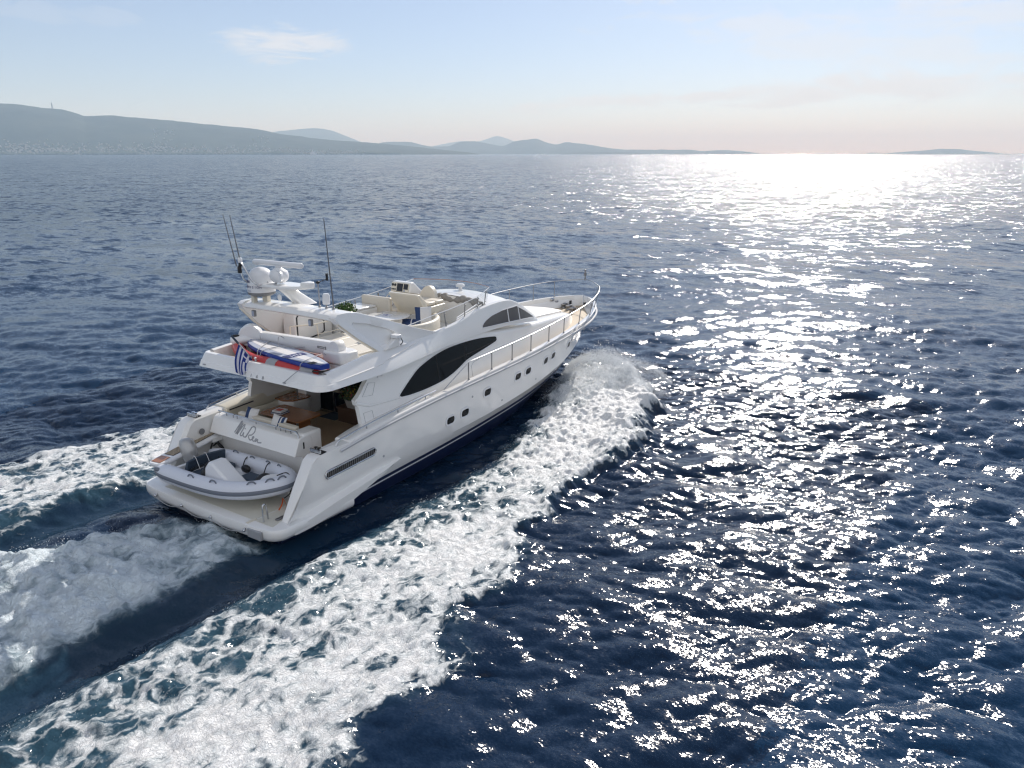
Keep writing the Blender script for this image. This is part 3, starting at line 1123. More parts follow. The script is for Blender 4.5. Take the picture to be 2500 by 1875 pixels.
def build_cockpit():
    # sides: gunwale cap and inner wall
    for s in (-1, 1):
        xs = np.linspace(2.6, 6.0, 30)
        rows = []
        for x in xs:
            b, z = float(hb(x)), float(zgun(x))
            yi = float(np.interp(x, [2.6, 3.0, 3.6, 4.4, 6], [2.22, 2.18, 2.16, 2.32, 2.34]))
            rows.append([(x, s * b, z), (x, s * (b - 0.05), z + 0.03), (x, s * (yi + 0.06), z + 0.02), (x, s * yi, z - 0.03), (x, s * (yi + 0.02), FLOOR - 0.02), (x, s * (b - 0.22), FLOOR - 0.02), (x, s * (b - 0.06), z - 0.25)])
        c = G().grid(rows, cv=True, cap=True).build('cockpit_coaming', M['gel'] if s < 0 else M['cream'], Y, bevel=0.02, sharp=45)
        if s > 0:
            g = G()
            g.tube([(2.68, 2.19, 1.95), (3.5, 2.135, 2.02)], 0.018, 6)
            g.build('locker_slot', M['dark'], c)
        # low stainless rail on the cap
        xr = np.linspace(2.35, 6.2, 22)
        pts = [(2.22, s * (hb(2.2) - 0.12), zgun(2.2) + 0.02)] + [(x, s * (float(hb(x)) - 0.12), float(zgun(x)) + 0.13) for x in xr]
        rl = G().tube(smooth_path(pts, 3), 0.020, 8).build('handrail', M['steel'], Y)
        for x in (3.34, 4.56, 5.73):
            G().tube([(x, s * (float(hb(x)) - 0.12), float(zgun(x)) + 0.0), (x, s * (float(hb(x)) - 0.12), float(zgun(x)) + 0.13)], 0.018, 8).build('rail_foot', M['steel'], rl)
    # port sweep of the coaming: soft folds of moulded panel
    g = G()
    xs = np.linspace(3.2, 5.4, 20)
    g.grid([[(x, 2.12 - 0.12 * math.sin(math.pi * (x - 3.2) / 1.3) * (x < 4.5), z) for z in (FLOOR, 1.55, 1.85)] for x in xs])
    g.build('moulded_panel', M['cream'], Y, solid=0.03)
    g = G()
    g.box(2.62, 5.75, -2.32, 2.32, FLOOR - 0.06, FLOOR)
    g.box(2.05, 2.62, -2.29, -1.36, FLOOR - 0.36, FLOOR - 0.30)
    g.build('cockpit_sole', M['teak'], Y)
    G().box(1.62, 2.02, -2.29, -1.36, 0.5, 0.70).build('boarding_step', M['gel'], Y, bevel=0.03)
    # transom wall with overhanging name panel, cabinet at its starboard end
    g = G()
    g.prism([(2.28, 0.5), (2.24, 1.42), (1.98, 1.47), (2.17, 1.90), (2.28, 1.95), (2.52, 1.95), (2.62, 1.85), (2.62, 0.5)], 'y', -1.34, 2.24)
    tr = g.build('transom_wall', M['gel'], Y, bevel=0.025, seg=3)
    g = G()
    g.box(2.33, 2.98, -1.33, -0.86, FLOOR, 2.01)
    g.build('transom_cabinet', M['gel'], tr, bevel=0.06, seg=3)
    G().box(2.29, 2.33, -1.352, -1.342, 1.62, 1.80).build('gate_latch', M['black'], tr)
    # cushioned bench inside
    G().box(2.66, 3.20, -0.84, 2.0, FLOOR + 0.32, FLOOR + 0.46).build('bench_cushion', M['vinyl'], tr, bevel=0.04)
    G().box(2.66, 3.14, -0.84, 2.0, FLOOR, FLOOR + 0.315).build('bench_base', M['gel'], tr)
    g = G()
    g.prism([(2.54, 1.955), (2.54, 2.03), (2.68, 2.05), (2.76, 1.7), (2.66, 1.66)], 'y', -0.78, 1.62)
    g.build('bench_backrest', M['vinyl'], tr, bevel=0.03)
    # rail on the transom in three lengths
    for a, c in ((2.16, 1.45), (1.40, -0.35), (-0.42, -0.95)):
        ys = np.linspace(a, c, 8)
        rl = G().tube([(2.30, y, 2.05) for y in ys], 0.020, 8).build('handrail', M['steel'], tr)
        for y in np.linspace(a - 0.06, c + 0.06, 3):
            G().tube([(2.30, y, 1.95), (2.30, y, 2.05)], 0.016, 6).build('rail_foot', M['steel'], rl)
    G().tube(smooth_path([(2.30, -0.95, 2.05), (2.28, -1.15, 2.04), (2.22, -1.30, 1.88)], 5), 0.020, 8).build('handrail', M['steel'], tr)
    # hand-painted script on the panel
    m = frame((2.075 - 0.004, 0.62, 1.665), (0, -1, 0), (0.19, 0, 0.43))
    S = [[(-.62, -.02), (-.50, .24), (-.42, .40), (-.47, .20), (-.55, -.06), (-.45, .16), (-.36, .32), (-.42, .12), (-.49, -.06), (-.36, .18), (-.27, .31), (-.25, .24), (-.33, .02), (-.34, -.06), (-.27, -.06), (-.21, .06), (-.22, -.02), (-.17, -.08), (-.10, -.07)],
         [(-.21, .19), (-.18, .18)],
         [(-.10, -.09), (0.0, .12), (.08, .30), (.02, .16), (-.07, -.06)], [(.05, .26), (.14, .33), (.24, .28), (.24, .16), (.14, .05), (.04, .02), (.05, -.06), (.13, -.12), (.22, -.07), (.27, .0), (.22, .01), (.22, -.09), (.32, -.12), (.38, -.02), (.38, -.12), (.45, -.03), (.47, -.12), (.56, -.12), (.64, -.10)]]
    g = G()
    for st in S:
        p = smooth_path([(x * 0.92, z * 0.85, 0.0) for x, z in st], 5) if len(st) > 2 else np.array([(x * 0.92, z * 0.85, 0) for x, z in st])
        g.tube(p, 0.020, 6)
    g.xf(m).build('yacht_name', M['rubber'], tr, label='flowing grey handwritten yacht name on the transom panel')

    # gangway folded out over the port corner
    o, e = np.array([0.06, 2.08, 1.18]), np.array([2.18, 2.36, 1.40])
    d = (e - o); L = np.linalg.norm(d)
    m = frame(o, d, (0, 1, 0))
    g = G()
    pl = [(0.05, -0.20), (0.0, -0.12), (0.0, 0.12), (0.05, 0.20), (0.18, 0.25), (L, 0.25), (L, -0.25), (0.18, -0.25)]
    g.prism(pl, 'z', -0.10, 0.0).xf(m)
    gw = g.build('gangway', M['plastic'], Y, bevel=0.03)
    G().tube([(0.3, -0.25, -0.06), (L + 0.1, -0.25, -0.06)], 0.055, 10).xf(m).build('gangway_ram', M['plastic'], gw)
    for a, c in ((0.10, 0.45), (0.55, 1.30), (1.36, L - 0.05)):
        g = G()
        g.box(a, c, -0.17, 0.17, 0.003, 0.012).xf(m)
        g.build('tread', M['wood'] if a < 0.2 else M['dark'], gw)
        if a > 0.2:
            g = G()
            for x in np.arange(a + 0.02, c, 0.05):
                g.box(x, x + 0.022, -0.16, 0.16, 0.013, 0.022)
            g.xf(m).build('tread_grating', M['foreteak'], gw)
    G().box(1.9, 2.3, 2.02, 2.27, 1.20, 1.34).build('gangway_bracket', M['gel'], gw, bevel=0.02)

    # saloon bulkhead: glass doors, port stair moulding
    G().prism([(-2.2, FLOOR + 0.1), (-1.90, 3.42), (1.90, 3.42), (2.2, FLOOR + 0.1)], 'x', 5.74, 5.80).build('saloon_door', M['glass'], Y)
    g = G()
    g.box(5.66, 5.745, -2.25, 2.3, FLOOR - 0.02, FLOOR + 0.10)
    g.build('door_sill', M['steel'], Y)
    for y in (1.05, -0.32):
        G().box(5.70, 5.737, y - 0.025, y + 0.025, FLOOR + 0.10, 3.40).build('door_frame', M['dsteel'] if y > 0 else M['wood'], Y)
    g = G()
    g.prism([(2.20, FLOOR), (1.86, 3.42), (1.60, 3.42), (1.66, FLOOR)], 'x', 5.1, 5.735)
    st = g.build('stair_wall', M['gel'], Y, bevel=0.05, seg=3)
    g = G()
    g.prism([(4.35, 2.16), (4.30, 1.75), (4.45, 1.50), (4.9, 1.40), (5.1, 1.45), (5.1, 2.2)], 'z', FLOOR + 0.15, FLOOR + 0.66)
    g.build('stair_base', M['gel'], st, bevel=0.05)
    g = G()
    g.prism([(4.32, 2.16), (4.27, 1.74), (4.43, 1.47), (4.9, 1.37), (5.1, 1.42), (5.1, 2.2)], 'z', FLOOR + 0.665, FLOOR + 0.70)
    g.build('stair_tread', M['wood'], st)
    G().tube([(4.62, 1.46, FLOOR + 0.7), (4.62, 1.46, 3.4)], 0.022, 8).build('stair_pole', M['dsteel'], st)


build_cockpit()

# ------------------------------------------------------------------ deckhouse
DHX = [3.4, 6, 8, 10, 12, 14, 15.8, 16.6, 17.3, 17.9, 18.25]
DHY = [2.40, 2.42, 2.41, 2.34, 2.16, 1.90, 1.60, 1.40, 1.12, 0.70, 0.12]
dh = lambda x: ci(x, DHX, DHY)
zct = lambda x: ci(x, [6, 9.2, 10.4, 13, 15.7, 17, 17.8, 18.25], [3.64, 3.58, 3.42, 3.16, 2.97, 2.80, 2.55, 2.28])
LEAN = 0.24


def side_y(x, z):
    """half width of the deckhouse wall"""
    t = np.clip((z - 2.0), 0, 2)
    return dh(x) - LEAN * t * np.interp(x, [3, 14, 17, 18.2], [1, 1, 0.8, 0.3]) - 0.03 * np.clip(t - 0.5, 0, 1)


def build_deckhouse():
    x = np.concatenate([np.linspace(6.2, 16.5, 60), np.linspace(16.6, 18.25, 22)])
    rows = []
    zt = zct(x)
    for i, xx in enumerate(x):
        z0 = 1.95
        r = []
        for t in np.linspace(0, 1, 8):
            z = z0 + (zt[i] - 0.13 - z0) * t
            r.append((xx, -float(side_y(xx, z)), z))
        ye, ze = -r[-1][1], r[-1][2]
        w = min(1.0, ye / 0.9)
        for a in (18, 40, 62, 85):
            c, s = math.cos(math.radians(a)), math.sin(math.radians(a))
            r.append((xx, -(ye - 0.20 * w * (1 - c)), ze + 0.13 * s))
        yt = -r[-1][1]
        for t in (0.75, 0.45, 0.15, 0.0):
            r.append((xx, -yt * t, zt[i] + 0.05 * (1 - t * t)))
        rows.append(r)
    g = G().grid(rows)
    g.mirror()
    d = g.build('deckhouse', M['gel'], Y, sharp=60)
    # wing walls beside the cockpit with the curved cut-out
    prof = [(3.48, 1.98), (3.50, 2.62), (3.44, 2.68), (3.44, 2.80), (3.56, 2.86), (3.70, 2.95), (3.90, 3.12), (4.06, 3.24), (4.10, 3.34), (4.02, 3.46), (4.02, 3.50), (6.2, 3.50), (6.2, 1.98)]
    aft = prof[:11]
    zs_ = np.unique(np.concatenate([np.linspace(1.98, 3.50, 26), [p[1] for p in aft]]))
    xa = np.interp(zs_, [p[1] for p in aft], [p[0] for p in aft])
    for s in (-1, 1):
        g = G()
        rows = []
        for z, x0 in zip(zs_, xa):
            xr = np.linspace(x0, 6.2, 14)
            rows.append([(q, s * (float(side_y(q, z)) - 0.14), z) for q in xr[::-1]] + [(q, s * float(side_y(q, z)), z) for q in xr])
        g.grid(rows, cv=True, cap=True)
        w = g.build('wing_wall', M['gel'], d, sharp=50)
        # moulded ledge that fades forward
        xs = np.linspace(3.44, 5.6, 16)
        G().tube([(px, s * (float(side_y(px, pz)) + 0.006), pz) for px, pz in zip(xs, np.interp(xs, [3.44, 3.9, 5.6], [2.74, 2.56, 2.44]))], np.interp(xs, [3.4, 5.6], [0.05, 0.008]), 8).build('moulded_ledge', M['gel'], w)
        g = G()
        for q in ([(3.62, 2.05), (3.95, 2.05), (3.95, 2.42), (3.62, 2.42)], [(3.72, 2.84), (4.1, 2.80), (4.3, 3.1), (4.05, 3.14)]):
            P = [(a, s * (float(side_y(a, b)) + 0.003), b) for a, b in q]
            G().tube(P, 0.006, 5, closed=True).build('locker_seam', M['rubber'], w)

    # saloon side windows: leaf-shaped dark glass with a fine rim
    lower = [(5.08, 2.53), (5.18, 2.47), (5.38, 2.45), (5.93, 2.44), (6.51, 2.455), (7.12, 2.505), (7.66, 2.61), (8.1, 2.735), (8.41, 2.83), (8.85, 2.90), (9.47, 2.97), (10.11, 3.05), (10.28, 3.08)]
    upper = [(10.35, 3.13), (10.34, 3.20), (10.22, 3.255), (9.48, 3.35), (8.77, 3.395), (8.1, 3.405), (7.46, 3.375), (6.82, 3.28), (6.18, 3.12), (5.79, 2.95), (5.3, 2.68), (5.12, 2.57)]
    outl = lower + upper
    for s in (-1, 1):
        n = len(outl)
        # fill between matched stations of both edges
        xs = np.linspace(5.10, 10.33, 64)
        lo = np.interp(xs, [p[0] for p in lower], [p[1] for p in lower])
        up = np.interp(xs, [p[0] for p in upper[::-1]], [p[1] for p in upper[::-1]])
        up = np.maximum(up, lo + 0.012)
        g = G()
        g.grid([[(a, s * (float(side_y(a, z)) + 0.008), z) for z in np.linspace(lo[i], up[i], 5)] for i, a in enumerate(xs)])
        w = g.build('saloon_window', M['glass'], d)
        P = [(a, s * (float(side_y(a, z)) + 0.008), z) for a, z in outl]
        G().tube(smooth_path(P + [P[0]], 3), 0.014, 6).build('window_rim', M['plastic'], w)
        for xm in (6.9, 8.35):
            z0, z1 = np.interp(xm, xs, lo), np.interp(xm + 0.12, xs, up)
            G().tube([(xm, s * (float(side_y(xm, z0)) + 0.009), z0), (xm + 0.12, s * (float(side_y(xm + .12, z1)) + 0.009), z1)], 0.009, 5).build('glass_joint', M['dark'], w)
    # hatch seam on the starboard side, small plates
    for s in (-1, 1):
        q = [(8.55, 2.30), (8.60, 2.62), (8.75, 2.70), (10.75, 2.86)]
        q2 = [(8.55, 2.30), (8.65, 2.24), (10.3, 2.24), (10.5, 2.32)]
        g = G()
        for qq in (q, q2):
            g.tube([(a, s * (float(side_y(a, b)) + 0.002), b) for a, b in qq], 0.006, 5)
        g.build('door_seam', M['rubber'], d)
        G().add([(a, s * (float(side_y(a, b)) + 0.012), b) for a, b in ((4.42, 3.2), (4.62, 3.2), (4.66, 3.36), (4.46, 3.36))], [(0, 1, 2, 3)]).build('steering_light_plate', M['plastic'], d, solid=0.01)
    # raised sunpad on the coachroof
    g = G()
    rows = []
    for xx in np.linspace(13.9, 17.0, 18):
        w = float(np.interp(xx, [13.9, 15.5, 16.6, 17.0], [1.22, 1.12, 0.92, 0.72]))
        z = float(zct(xx))
        rows.append([(xx, -w, z + 0.01), (xx, -w * 0.985, z + 0.075), (xx, -w * 0.93, z + 0.095), (xx, -w * 0.4, z + 0.12), (xx, 0, z + 0.125), (xx, w * 0.4, z + 0.12), (xx, w * 0.93, z + 0.095), (xx, w * 0.985, z + 0.075), (xx, w, z + 0.01)])
    g.grid(rows, cap=True)
    g.build('foredeck_sunpad', M['whitepad'], Y, sharp=50)
    return d


DH = build_deckhouse()

# ------------------------------------------------------------------ flybridge shell
FLX = [1.96, 4, 6, 7, 8, 9, 10, 11, 12, 13.25]
low_y = lambda x: ci(x, FLX, [2.58, 2.58, 2.36, 2.20, 2.10, 2.06, 2.035, 1.99, 1.94, 1.86])
low_z = lambda x: ci(x, FLX, [3.44, 3.44, 3.45, 3.46, 3.48, 3.50, 3.50, 3.46, 3.38, 3.24])
cap_y = lambda x: ci(x, [1.96, 4.2, 6, 7.3, 8.5, 9.6, 11, 12, 13.25], [2.36, 2.30, 2.13, 2.02, 1.96, 1.89, 1.84, 1.80, 1.74])
cap_z = lambda x: ci(x, [1.96, 3.0, 4.2, 5.5, 7.3, 8.2, 9.0, 9.8, 10.8, 11.4, 11.9, 12.6, 13.25], [3.77, 3.86, 3.96, 3.98, 3.97, 4.02, 4.15, 4.27, 4.31, 4.27, 4.12, 3.78, 3.42])
FLYF = 3.50


def shell_y(x, z):
    t = np.clip((z - low_z(x)) / np.maximum(cap_z(x) - low_z(x), 0.05), 0, 1)
    return low_y(x) + (cap_y(x) - low_y(x)) * t ** 1.25


def build_fly():
    x = np.linspace(2.37, 13.25, 90)
    rows = []
    for xx in x:
        zl, zc = float(low_z(xx)), float(cap_z(xx))
        r = [(xx, -float(low_y(xx)) + 0.35, zl + 0.0)]
        for t in np.linspace(0, 1, 9):
            z = zl + (zc - zl) * t
            r.append((xx, -float(shell_y(xx, z)), z))
        yc = float(cap_y(xx))
        r += [(xx, -yc + 0.03, zc + 0.025), (xx, -yc + 0.10, zc + 0.03), (xx, -yc + 0.17, zc + 0.01)]
        if xx < 10.25:
            r += [(xx, -yc + 0.20, FLYF + 0.02)]
        else:
            r += [(xx, -yc + 0.20, zc - 0.03)]
        rows.append(r)
    g = G().grid(rows)
    g.mirror()
    # aft fascia between the two corners, rounded in plan
    R = 0.40
    path = [(1.95, y, -1.0, 0.0) for y in np.linspace(-(2.58 - R), 2.58 - R, 21)]
    arc = [(1.95 + R - R * math.cos(t), 2.58 - R + R * math.sin(t), -math.cos(t), math.sin(t)) for t in np.radians(np.linspace(10, 90, 9))]
    path = [(px, -py, nx, -ny) for px, py, nx, ny in arc[::-1]] + path + arc
    path = [(2.44, -2.58, 0, -1)] + path + [(2.44, 2.58, 0, 1)]
    r0 = []
    for px, py, nx, ny in path:
        r0.append([(px - nx * o, py - ny * o, z) for o, z in ((0.35, 3.44), (0.0, 3.44), (0.008, 3.455), (0.06, 3.575), (0.078, 3.585), (0.165, 3.755), (0.20, 3.795), (0.24, 3.805), (0.33, 3.80), (0.375, 3.77), (0.39, FLYF + 0.01))])
    g.grid(r0)
    fb = g.build('flybridge', M['gel'], Y, sharp=32)
    # deck of the flybridge = ceiling of cockpit and saloon
    G().prism([(2.2, -2.3), (2.2, 2.3), (5.0, 2.28), (8, 2.0), (10.3, 1.8), (10.3, -1.8), (8, -2.0), (5.0, -2.28)], 'z', 3.44, FLYF + 0.01).build('flybridge_deck', M['deckgel'], fb)
    # raised moulded lines along the side
    for s in (-1, 1):
        for a, c in ([(2.5, 3.60), (4.5, 3.70)], [(4.3, 3.72), (6.35, 3.93)]):
            xs = np.linspace(a[0], c[0], 16)
            zz = np.linspace(a[1], c[1], 16)
            g = G()
            g.grid([[(px, s * (float(shell_y(px, pz)) - 0.01), pz - 0.045), (px, s * (float(shell_y(px, pz)) + 0.03 * math.sin(math.pi * k / 15) ** 0.5), pz), (px, s * (float(shell_y(px, pz)) - 0.03), pz + 0.012)] for k, (px, pz) in enumerate(zip(xs, zz))])
            g.build('moulded_line', M['gel'], fb, sharp=30)
    # aft fascia letters left of centre, stay cable socket
    m = frame((1.966, -0.02, 3.515), (0, -1, 0), (0.05, 0, 0.12))
    for k, ch in enumerate('TI68'):
        mm = frame((1.955 - 0.004, 0.34 - 0.235 * k, 3.468), (0, -1, -0.0), (0.05, -0.05, 0.12))
        lettering(ch, 0.125, mm, 'chrome_letter', M['rubber'], fb)
    for y in (2.1, -1.2):
        G().box(1.955, 1.975, y - 0.05, y + 0.05, 3.49, 3.52).build('drain_socket', M['rubber'], fb)
    # roof in front of the seats, flowing into the screen
    xs = np.concatenate([np.linspace(10.2, 11.6, 14), np.linspace(11.7, 13.3, 20)])
    rows = []
    for xx in xs:
        zc, yc = float(cap_z(xx)), float(cap_y(xx)) - 0.15
        cr = float(np.interp(xx, [10.2, 11.2, 12.2, 13.3], [0.18, 0.20, 0.16, 0.02]))
        rows.append([(xx, -yc * t, zc + 0.012 + cr * (1 - t * t)) for t in np.linspace(1, -1, 17)])
    g = G().grid(rows)
    rf = g.build('pilothouse_roof', M['gel'], Y)
    g = G()
    g.grid([[(10.2, -yc0 * 1.0 * t, 4.28 + 0.18 * (1 - t * t)), (10.16, -yc0 * t, FLYF)] for t in np.linspace(1, -1, 17) for yc0 in [1.72]])
    g.build('dash_bulkhead', M['gel'], rf)
    # pilothouse side windows: three panes in one curved frame
    lo = [(9.52, 3.66), (9.75, 3.645), (10.3, 3.615), (11.25, 3.56), (12.05, 3.50), (12.6, 3.455), (13.06, 3.41)]
    up = [(9.50, 3.70), (9.60, 3.79), (9.78, 3.87), (10.15, 3.965), (10.85, 4.03), (11.83, 4.02), (12.4, 3.76), (13.06, 3.415)]
    for s in (-1, 1):
        cuts = [9.52, 11.18, 11.93, 13.04]
        for a, c in zip(cuts[:-1], cuts[1:]):
            xs = np.linspace(a + 0.012, c - 0.012, 18)
            l = np.interp(xs, [p[0] for p in lo], [p[1] for p in lo])
            u = np.interp(xs, [p[0] for p in up], [p[1] for p in up])
            u = np.maximum(u, l + 0.004)
            g = G()
            g.grid([[(px, s * (float(shell_y(px, z)) + 0.010), z) for z in np.linspace(l[i], u[i], 5)] for i, px in enumerate(xs)])
            w = g.build('pilothouse_window', M['smoke'], Y)
            P = [(px, s * (float(shell_y(px, z)) + 0.010), z) for px, z in list(zip(xs, l)) + list(zip(xs, u))[::-1]]
            G().tube(P, 0.016, 6, closed=True).build('window_rim', M['plastic'], w)
    return fb


FB = build_fly()


def build_arch():
    # two raked fins and the crossbar
    g = G()
    outer = [(4.38, 3.96), (3.75, 4.42), (3.22, 4.90), (3.10, 5.05), (3.20, 5.15), (3.55, 5.16), (3.95, 5.10), (4.6, 4.88), (5.4, 4.58), (6.3, 4.24), (7.1, 4.02), (7.4, 3.96)]

    def fy(z):
        return 2.30 - 0.36 * ((z - 3.9) / 1.2)
    inset = [(4.52, 4.06), (3.92, 4.50), (3.62, 4.80), (3.72, 4.88), (4.30, 4.74), (4.95, 4.50), (5.22, 4.34), (5.16, 4.20), (4.95, 4.12)]
    cx_, cz_ = 4.45, 4.45
    th = np.radians(np.arange(0, 360, 5))

    def polar(poly):
        p = np.array(poly + poly[:1]) - (cx_, cz_)
        r = []
        for t in th:
            d = np.array([math.cos(t), math.sin(t)])
            best = 0
            for i in range(len(p) - 1):
                e = p[i + 1] - p[i]
                den = d[0] * e[1] - d[1] * e[0]
                if abs(den) < 1e-9:
                    continue
                k = (p[i][0] * e[1] - p[i][1] * e[0]) / den
                m_ = (p[i][0] * d[1] - p[i][1] * d[0]) / den
                if k > 0 and -1e-6 <= m_ <= 1 + 1e-6:
                    best = max(best, k)
            r.append(best)
        return np.array(r)
    ro, ri = polar(outer), polar(inset)

    def yo(x, z):
        return fy(z) if x < 5.5 else min(fy(z), float(cap_y(x)) + 0.01)
    fins = []
    for s in (-1, 1):
        g = G()
        P = lambda r, d: [(cx_ + q * math.cos(t), s * (yo(cx_ + q * math.cos(t), cz_ + q * math.sin(t)) - d), cz_ + q * math.sin(t)) for q, t in zip(r, th)]
        g.grid([P(ro, 0.22), P(ro * 0.995, 0.20), P(ro, 0.05), P(ro - 0.015, 0.015), P(ro * 0.97 + ri * 0.03 - 0.01, 0.0), P(ri * 1.0, 0.0), P(ri - 0.02, 0.012), P(ri * 0.90, 0.075), P(ri * 0.55, 0.085), P(ri * 0.02, 0.085)], cv=True, cap=True)
        fins.append(g)
    ar = fins[0].build('radar_arch', M['gel'], Y, sharp=40)
    fins[1].build('arch_fin', M['gel'], ar, sharp=40)
    # crossbar, rounded section
    sec = [(3.08, 5.03), (3.14, 5.13), (3.30, 5.18), (3.75, 5.17), (3.98, 5.10), (4.02, 5.02), (3.9, 4.96), (3.25, 4.95)]
    ys = np.linspace(-1.88, 1.88, 17)
    G().grid([[(x + 0.10 * (y / 1.9) ** 2, y, z - 0.05 * (y / 1.9) ** 2) for x, z in sec] for y in ys], cv=True, cap=True).build('arch_beam', M['gel'], ar, bevel=0.02)
    # cream underside lining and recessed fin panel
    for s in (-1, 1):
        gg = G()
        L = [(4.38, 3.96), (3.75, 4.42), (3.22, 4.90)]
        gg.tube([(x + 0.02, s * (fy(z) - 0.10), z + 0.0) for x, z in L], 0.095, 8, flat=0.35)
        gg.build('arch_lining', M['cream'], ar)
    # floodlights under the beam
    for y in (1.35, -0.95):
        f = G().box(3.18, 3.26, y - 0.06, y + 0.06, 4.74, 4.92).build('flood_lamp', M['greyplastic'], ar, bevel=0.012)
        G().box(3.172, 3.179, y - 0.045, y + 0.045, 4.76, 4.90).build('lamp_glass', M['boardgrey'], f)
    # satellite dome
    c = (3.50, 1.28, 5.17)
    g = G()
    g.lathe([(0.30, 0.15), (0.375, 0.19), (0.385, 0.26)], c, n=36)
    dm = g.build('satellite_dome', M['greyplastic'], ar)
    prof = [(0.385, 0.262), (0.382, 0.36), (0.365, 0.52), (0.33, 0.68)] + [(0.33 * math.cos(a), 0.68 + 0.26 * math.sin(a)) for a in np.linspace(0.15, 1.5, 9)]
    G().lathe(prof, c, n=36).build('dome_cover', M['plastic'], dm)
    g = G()
    for k in range(3):
        a = 2.1 * k + 0.5
        g.box(c[0] + 0.22 * math.cos(a) - 0.06, c[0] + 0.22 * math.cos(a) + 0.06, c[1] + 0.22 * math.sin(a) - 0.06, c[1] + 0.22 * math.sin(a) + 0.06, 5.12, 5.33)
    g.build('dome_mount', M['cream'], dm)
    # lettering wrapped round the dome on its aft side

    def wrap(text, size, z, a0, pitch, name, mat):
        g = G()
        for k, ch in enumerate(text):
            a = a0 + pitch * k
            r = 0.380 - 0.11 * max(0, (z - 5.53)) + 0.006
            px, py = c[0] + r * math.cos(a), c[1] + r * math.sin(a)
            cu = bpy.data.curves.new('letter', 'FONT')
            cu.body = ch; cu.size = size; cu.extrude = 0.004; cu.align_x = 'CENTER'
            tmp = bpy.data.objects.new('letter', cu)
            me = bpy.data.meshes.new_from_object(tmp)
            mm = frame((px, py, z), (-math.sin(a), math.cos(a), 0), (0, 0, 1))
            g.add([mm @ v.co for v in me.vertices], [tuple(p.vertices) for p in me.polygons])
            bpy.data.objects.remove(tmp)
        g.build(name, mat, dm, recalc=False)
    wrap('TRACVISION', 0.090, 5.56, math.radians(127), math.radians(11.2), 'dome_lettering', M['darkblue'])
    wrap('TV5', 0.075, 5.45, math.radians(163), math.radians(9), 'dome_lettering', M['boardgrey'])
    wrap('KVH', 0.10, 5.70, math.radians(148), math.radians(11.5), 'dome_lettering', M['darkblue'])
    # pylon with open-array radar
    g = G()
    g.grid([[(x0 + dx, y + 0.0, z) for dx, y in rrect(-w / 2, w / 2, 0.24 - h / 2 + oy, 0.24 + h / 2 + oy, 0.09, 3)] for x0, oy, z, w, h in
            ((4.05, -0.06, 5.10, 0.62, 0.46), (3.98, -0.05, 5.20, 0.52, 0.38), (3.75, 0.05, 5.42, 0.44, 0.34), (3.55, 0.14, 5.62, 0.42, 0.32))], cv=True, cap=True)
    py = g.build('radar_pylon', M['gel'], ar, sharp=50)
    g = G()
    g.prism([(3.20, 1.05), (3.2, 0.15), (3.45, -0.28), (3.72, -0.42), (3.98, -0.30), (3.95, 0.5), (3.75, 1.0)], 'z', 5.60, 5.70)
    g.prism([(3.55, -0.25), (3.62, -0.52), (3.85, -0.52), (3.95, -0.25)], 'z', 5.62, 5.80)
    g.build('pylon_wing', M['gel'], py, bevel=0.04, seg=3)
    g = G()
    g.lathe([(0.15, 0.0), (0.24, 0.07), (0.265, 0.18), (0.24, 0.30), (0.14, 0.36), (0.09, 0.40), (0.09, 0.46)], (3.55, 0.55, 5.74), n=24)
    g.lathe([(0.17, 0), (0.15, 0.09), (0.05, 0.10)], (3.38, 0.42, 5.92), 'x', n=16)
    rd = g.build('radar_pedestal', M['plastic'], ar, sharp=50)
    aa = Vector((0.05, -1, 0.0)).normalized()
    m = frame((3.55, 0.58, 6.245), aa, (1, 0.05, 0))
    g = G()
    g.grid([[(u, 0.085 * sc * math.cos(t), 0.075 * sc * math.sin(t)) for t in np.linspace(0, 2 * np.pi, 14, endpoint=False)] for u, sc in ((-0.92, 0.55), (-0.915, 0.9), (-0.90, 1.0), (0.90, 1.0), (0.915, 0.9), (0.92, 0.55))], cv=True, cap=True)
    g.xf(m).build('radar_scanner', M['plastic'], rd, sharp=60)
    # stainless goalpost with lamp cluster
    ga = G()
    ga.tube(smooth_path([(3.16, 0.98, 5.68), (3.06, 1.10, 5.80), (3.0, 1.36, 6.22), (3.0, 1.45, 6.27), (3.02, 1.52, 6.20), (3.10, 1.52, 5.82), (3.2, 1.46, 5.70)], 5), 0.024, 8)
    ga.tube([(3.16, 0.98, 5.68), (3.45, 0.55, 5.72)], 0.016, 6)
    ga.tube([(3.2, 1.46, 5.70), (3.45, 0.9, 5.72)], 0.016, 6)
    mt = ga.build('lamp_mast', M['steel'], ar)
    g = G()
    g.lathe([(0.05, 0), (0.06, 0.03), (0.06, 0.16), (0.04, 0.2)], (3.0, 1.50, 5.98), n=14)
    g.lathe([(0.05, 0), (0.055, 0.02), (0.05, 0.1)], (3.0, 1.45, 6.17), n=14)
    g.build('navigation_lamp', M['black'], mt)
    G().lathe([(0.055, 0), (0.06, 0.03), (0.06, 0.10), (0.045, 0.13)], (3.0, 1.45, 6.28), n=14).build('anchor_lamp', M['plastic'], mt)
    G().tube([(3.0, 1.62, 6.16), (2.95, 1.92, 7.55)], [0.017, 0.010], 6).build('whip_antenna', M['darkrod'], mt)
    G().tube([(3.0, 1.46, 6.40), (2.97, 1.66, 7.55)], [0.017, 0.010], 6).build('whip_antenna', M['darkrod'], mt)
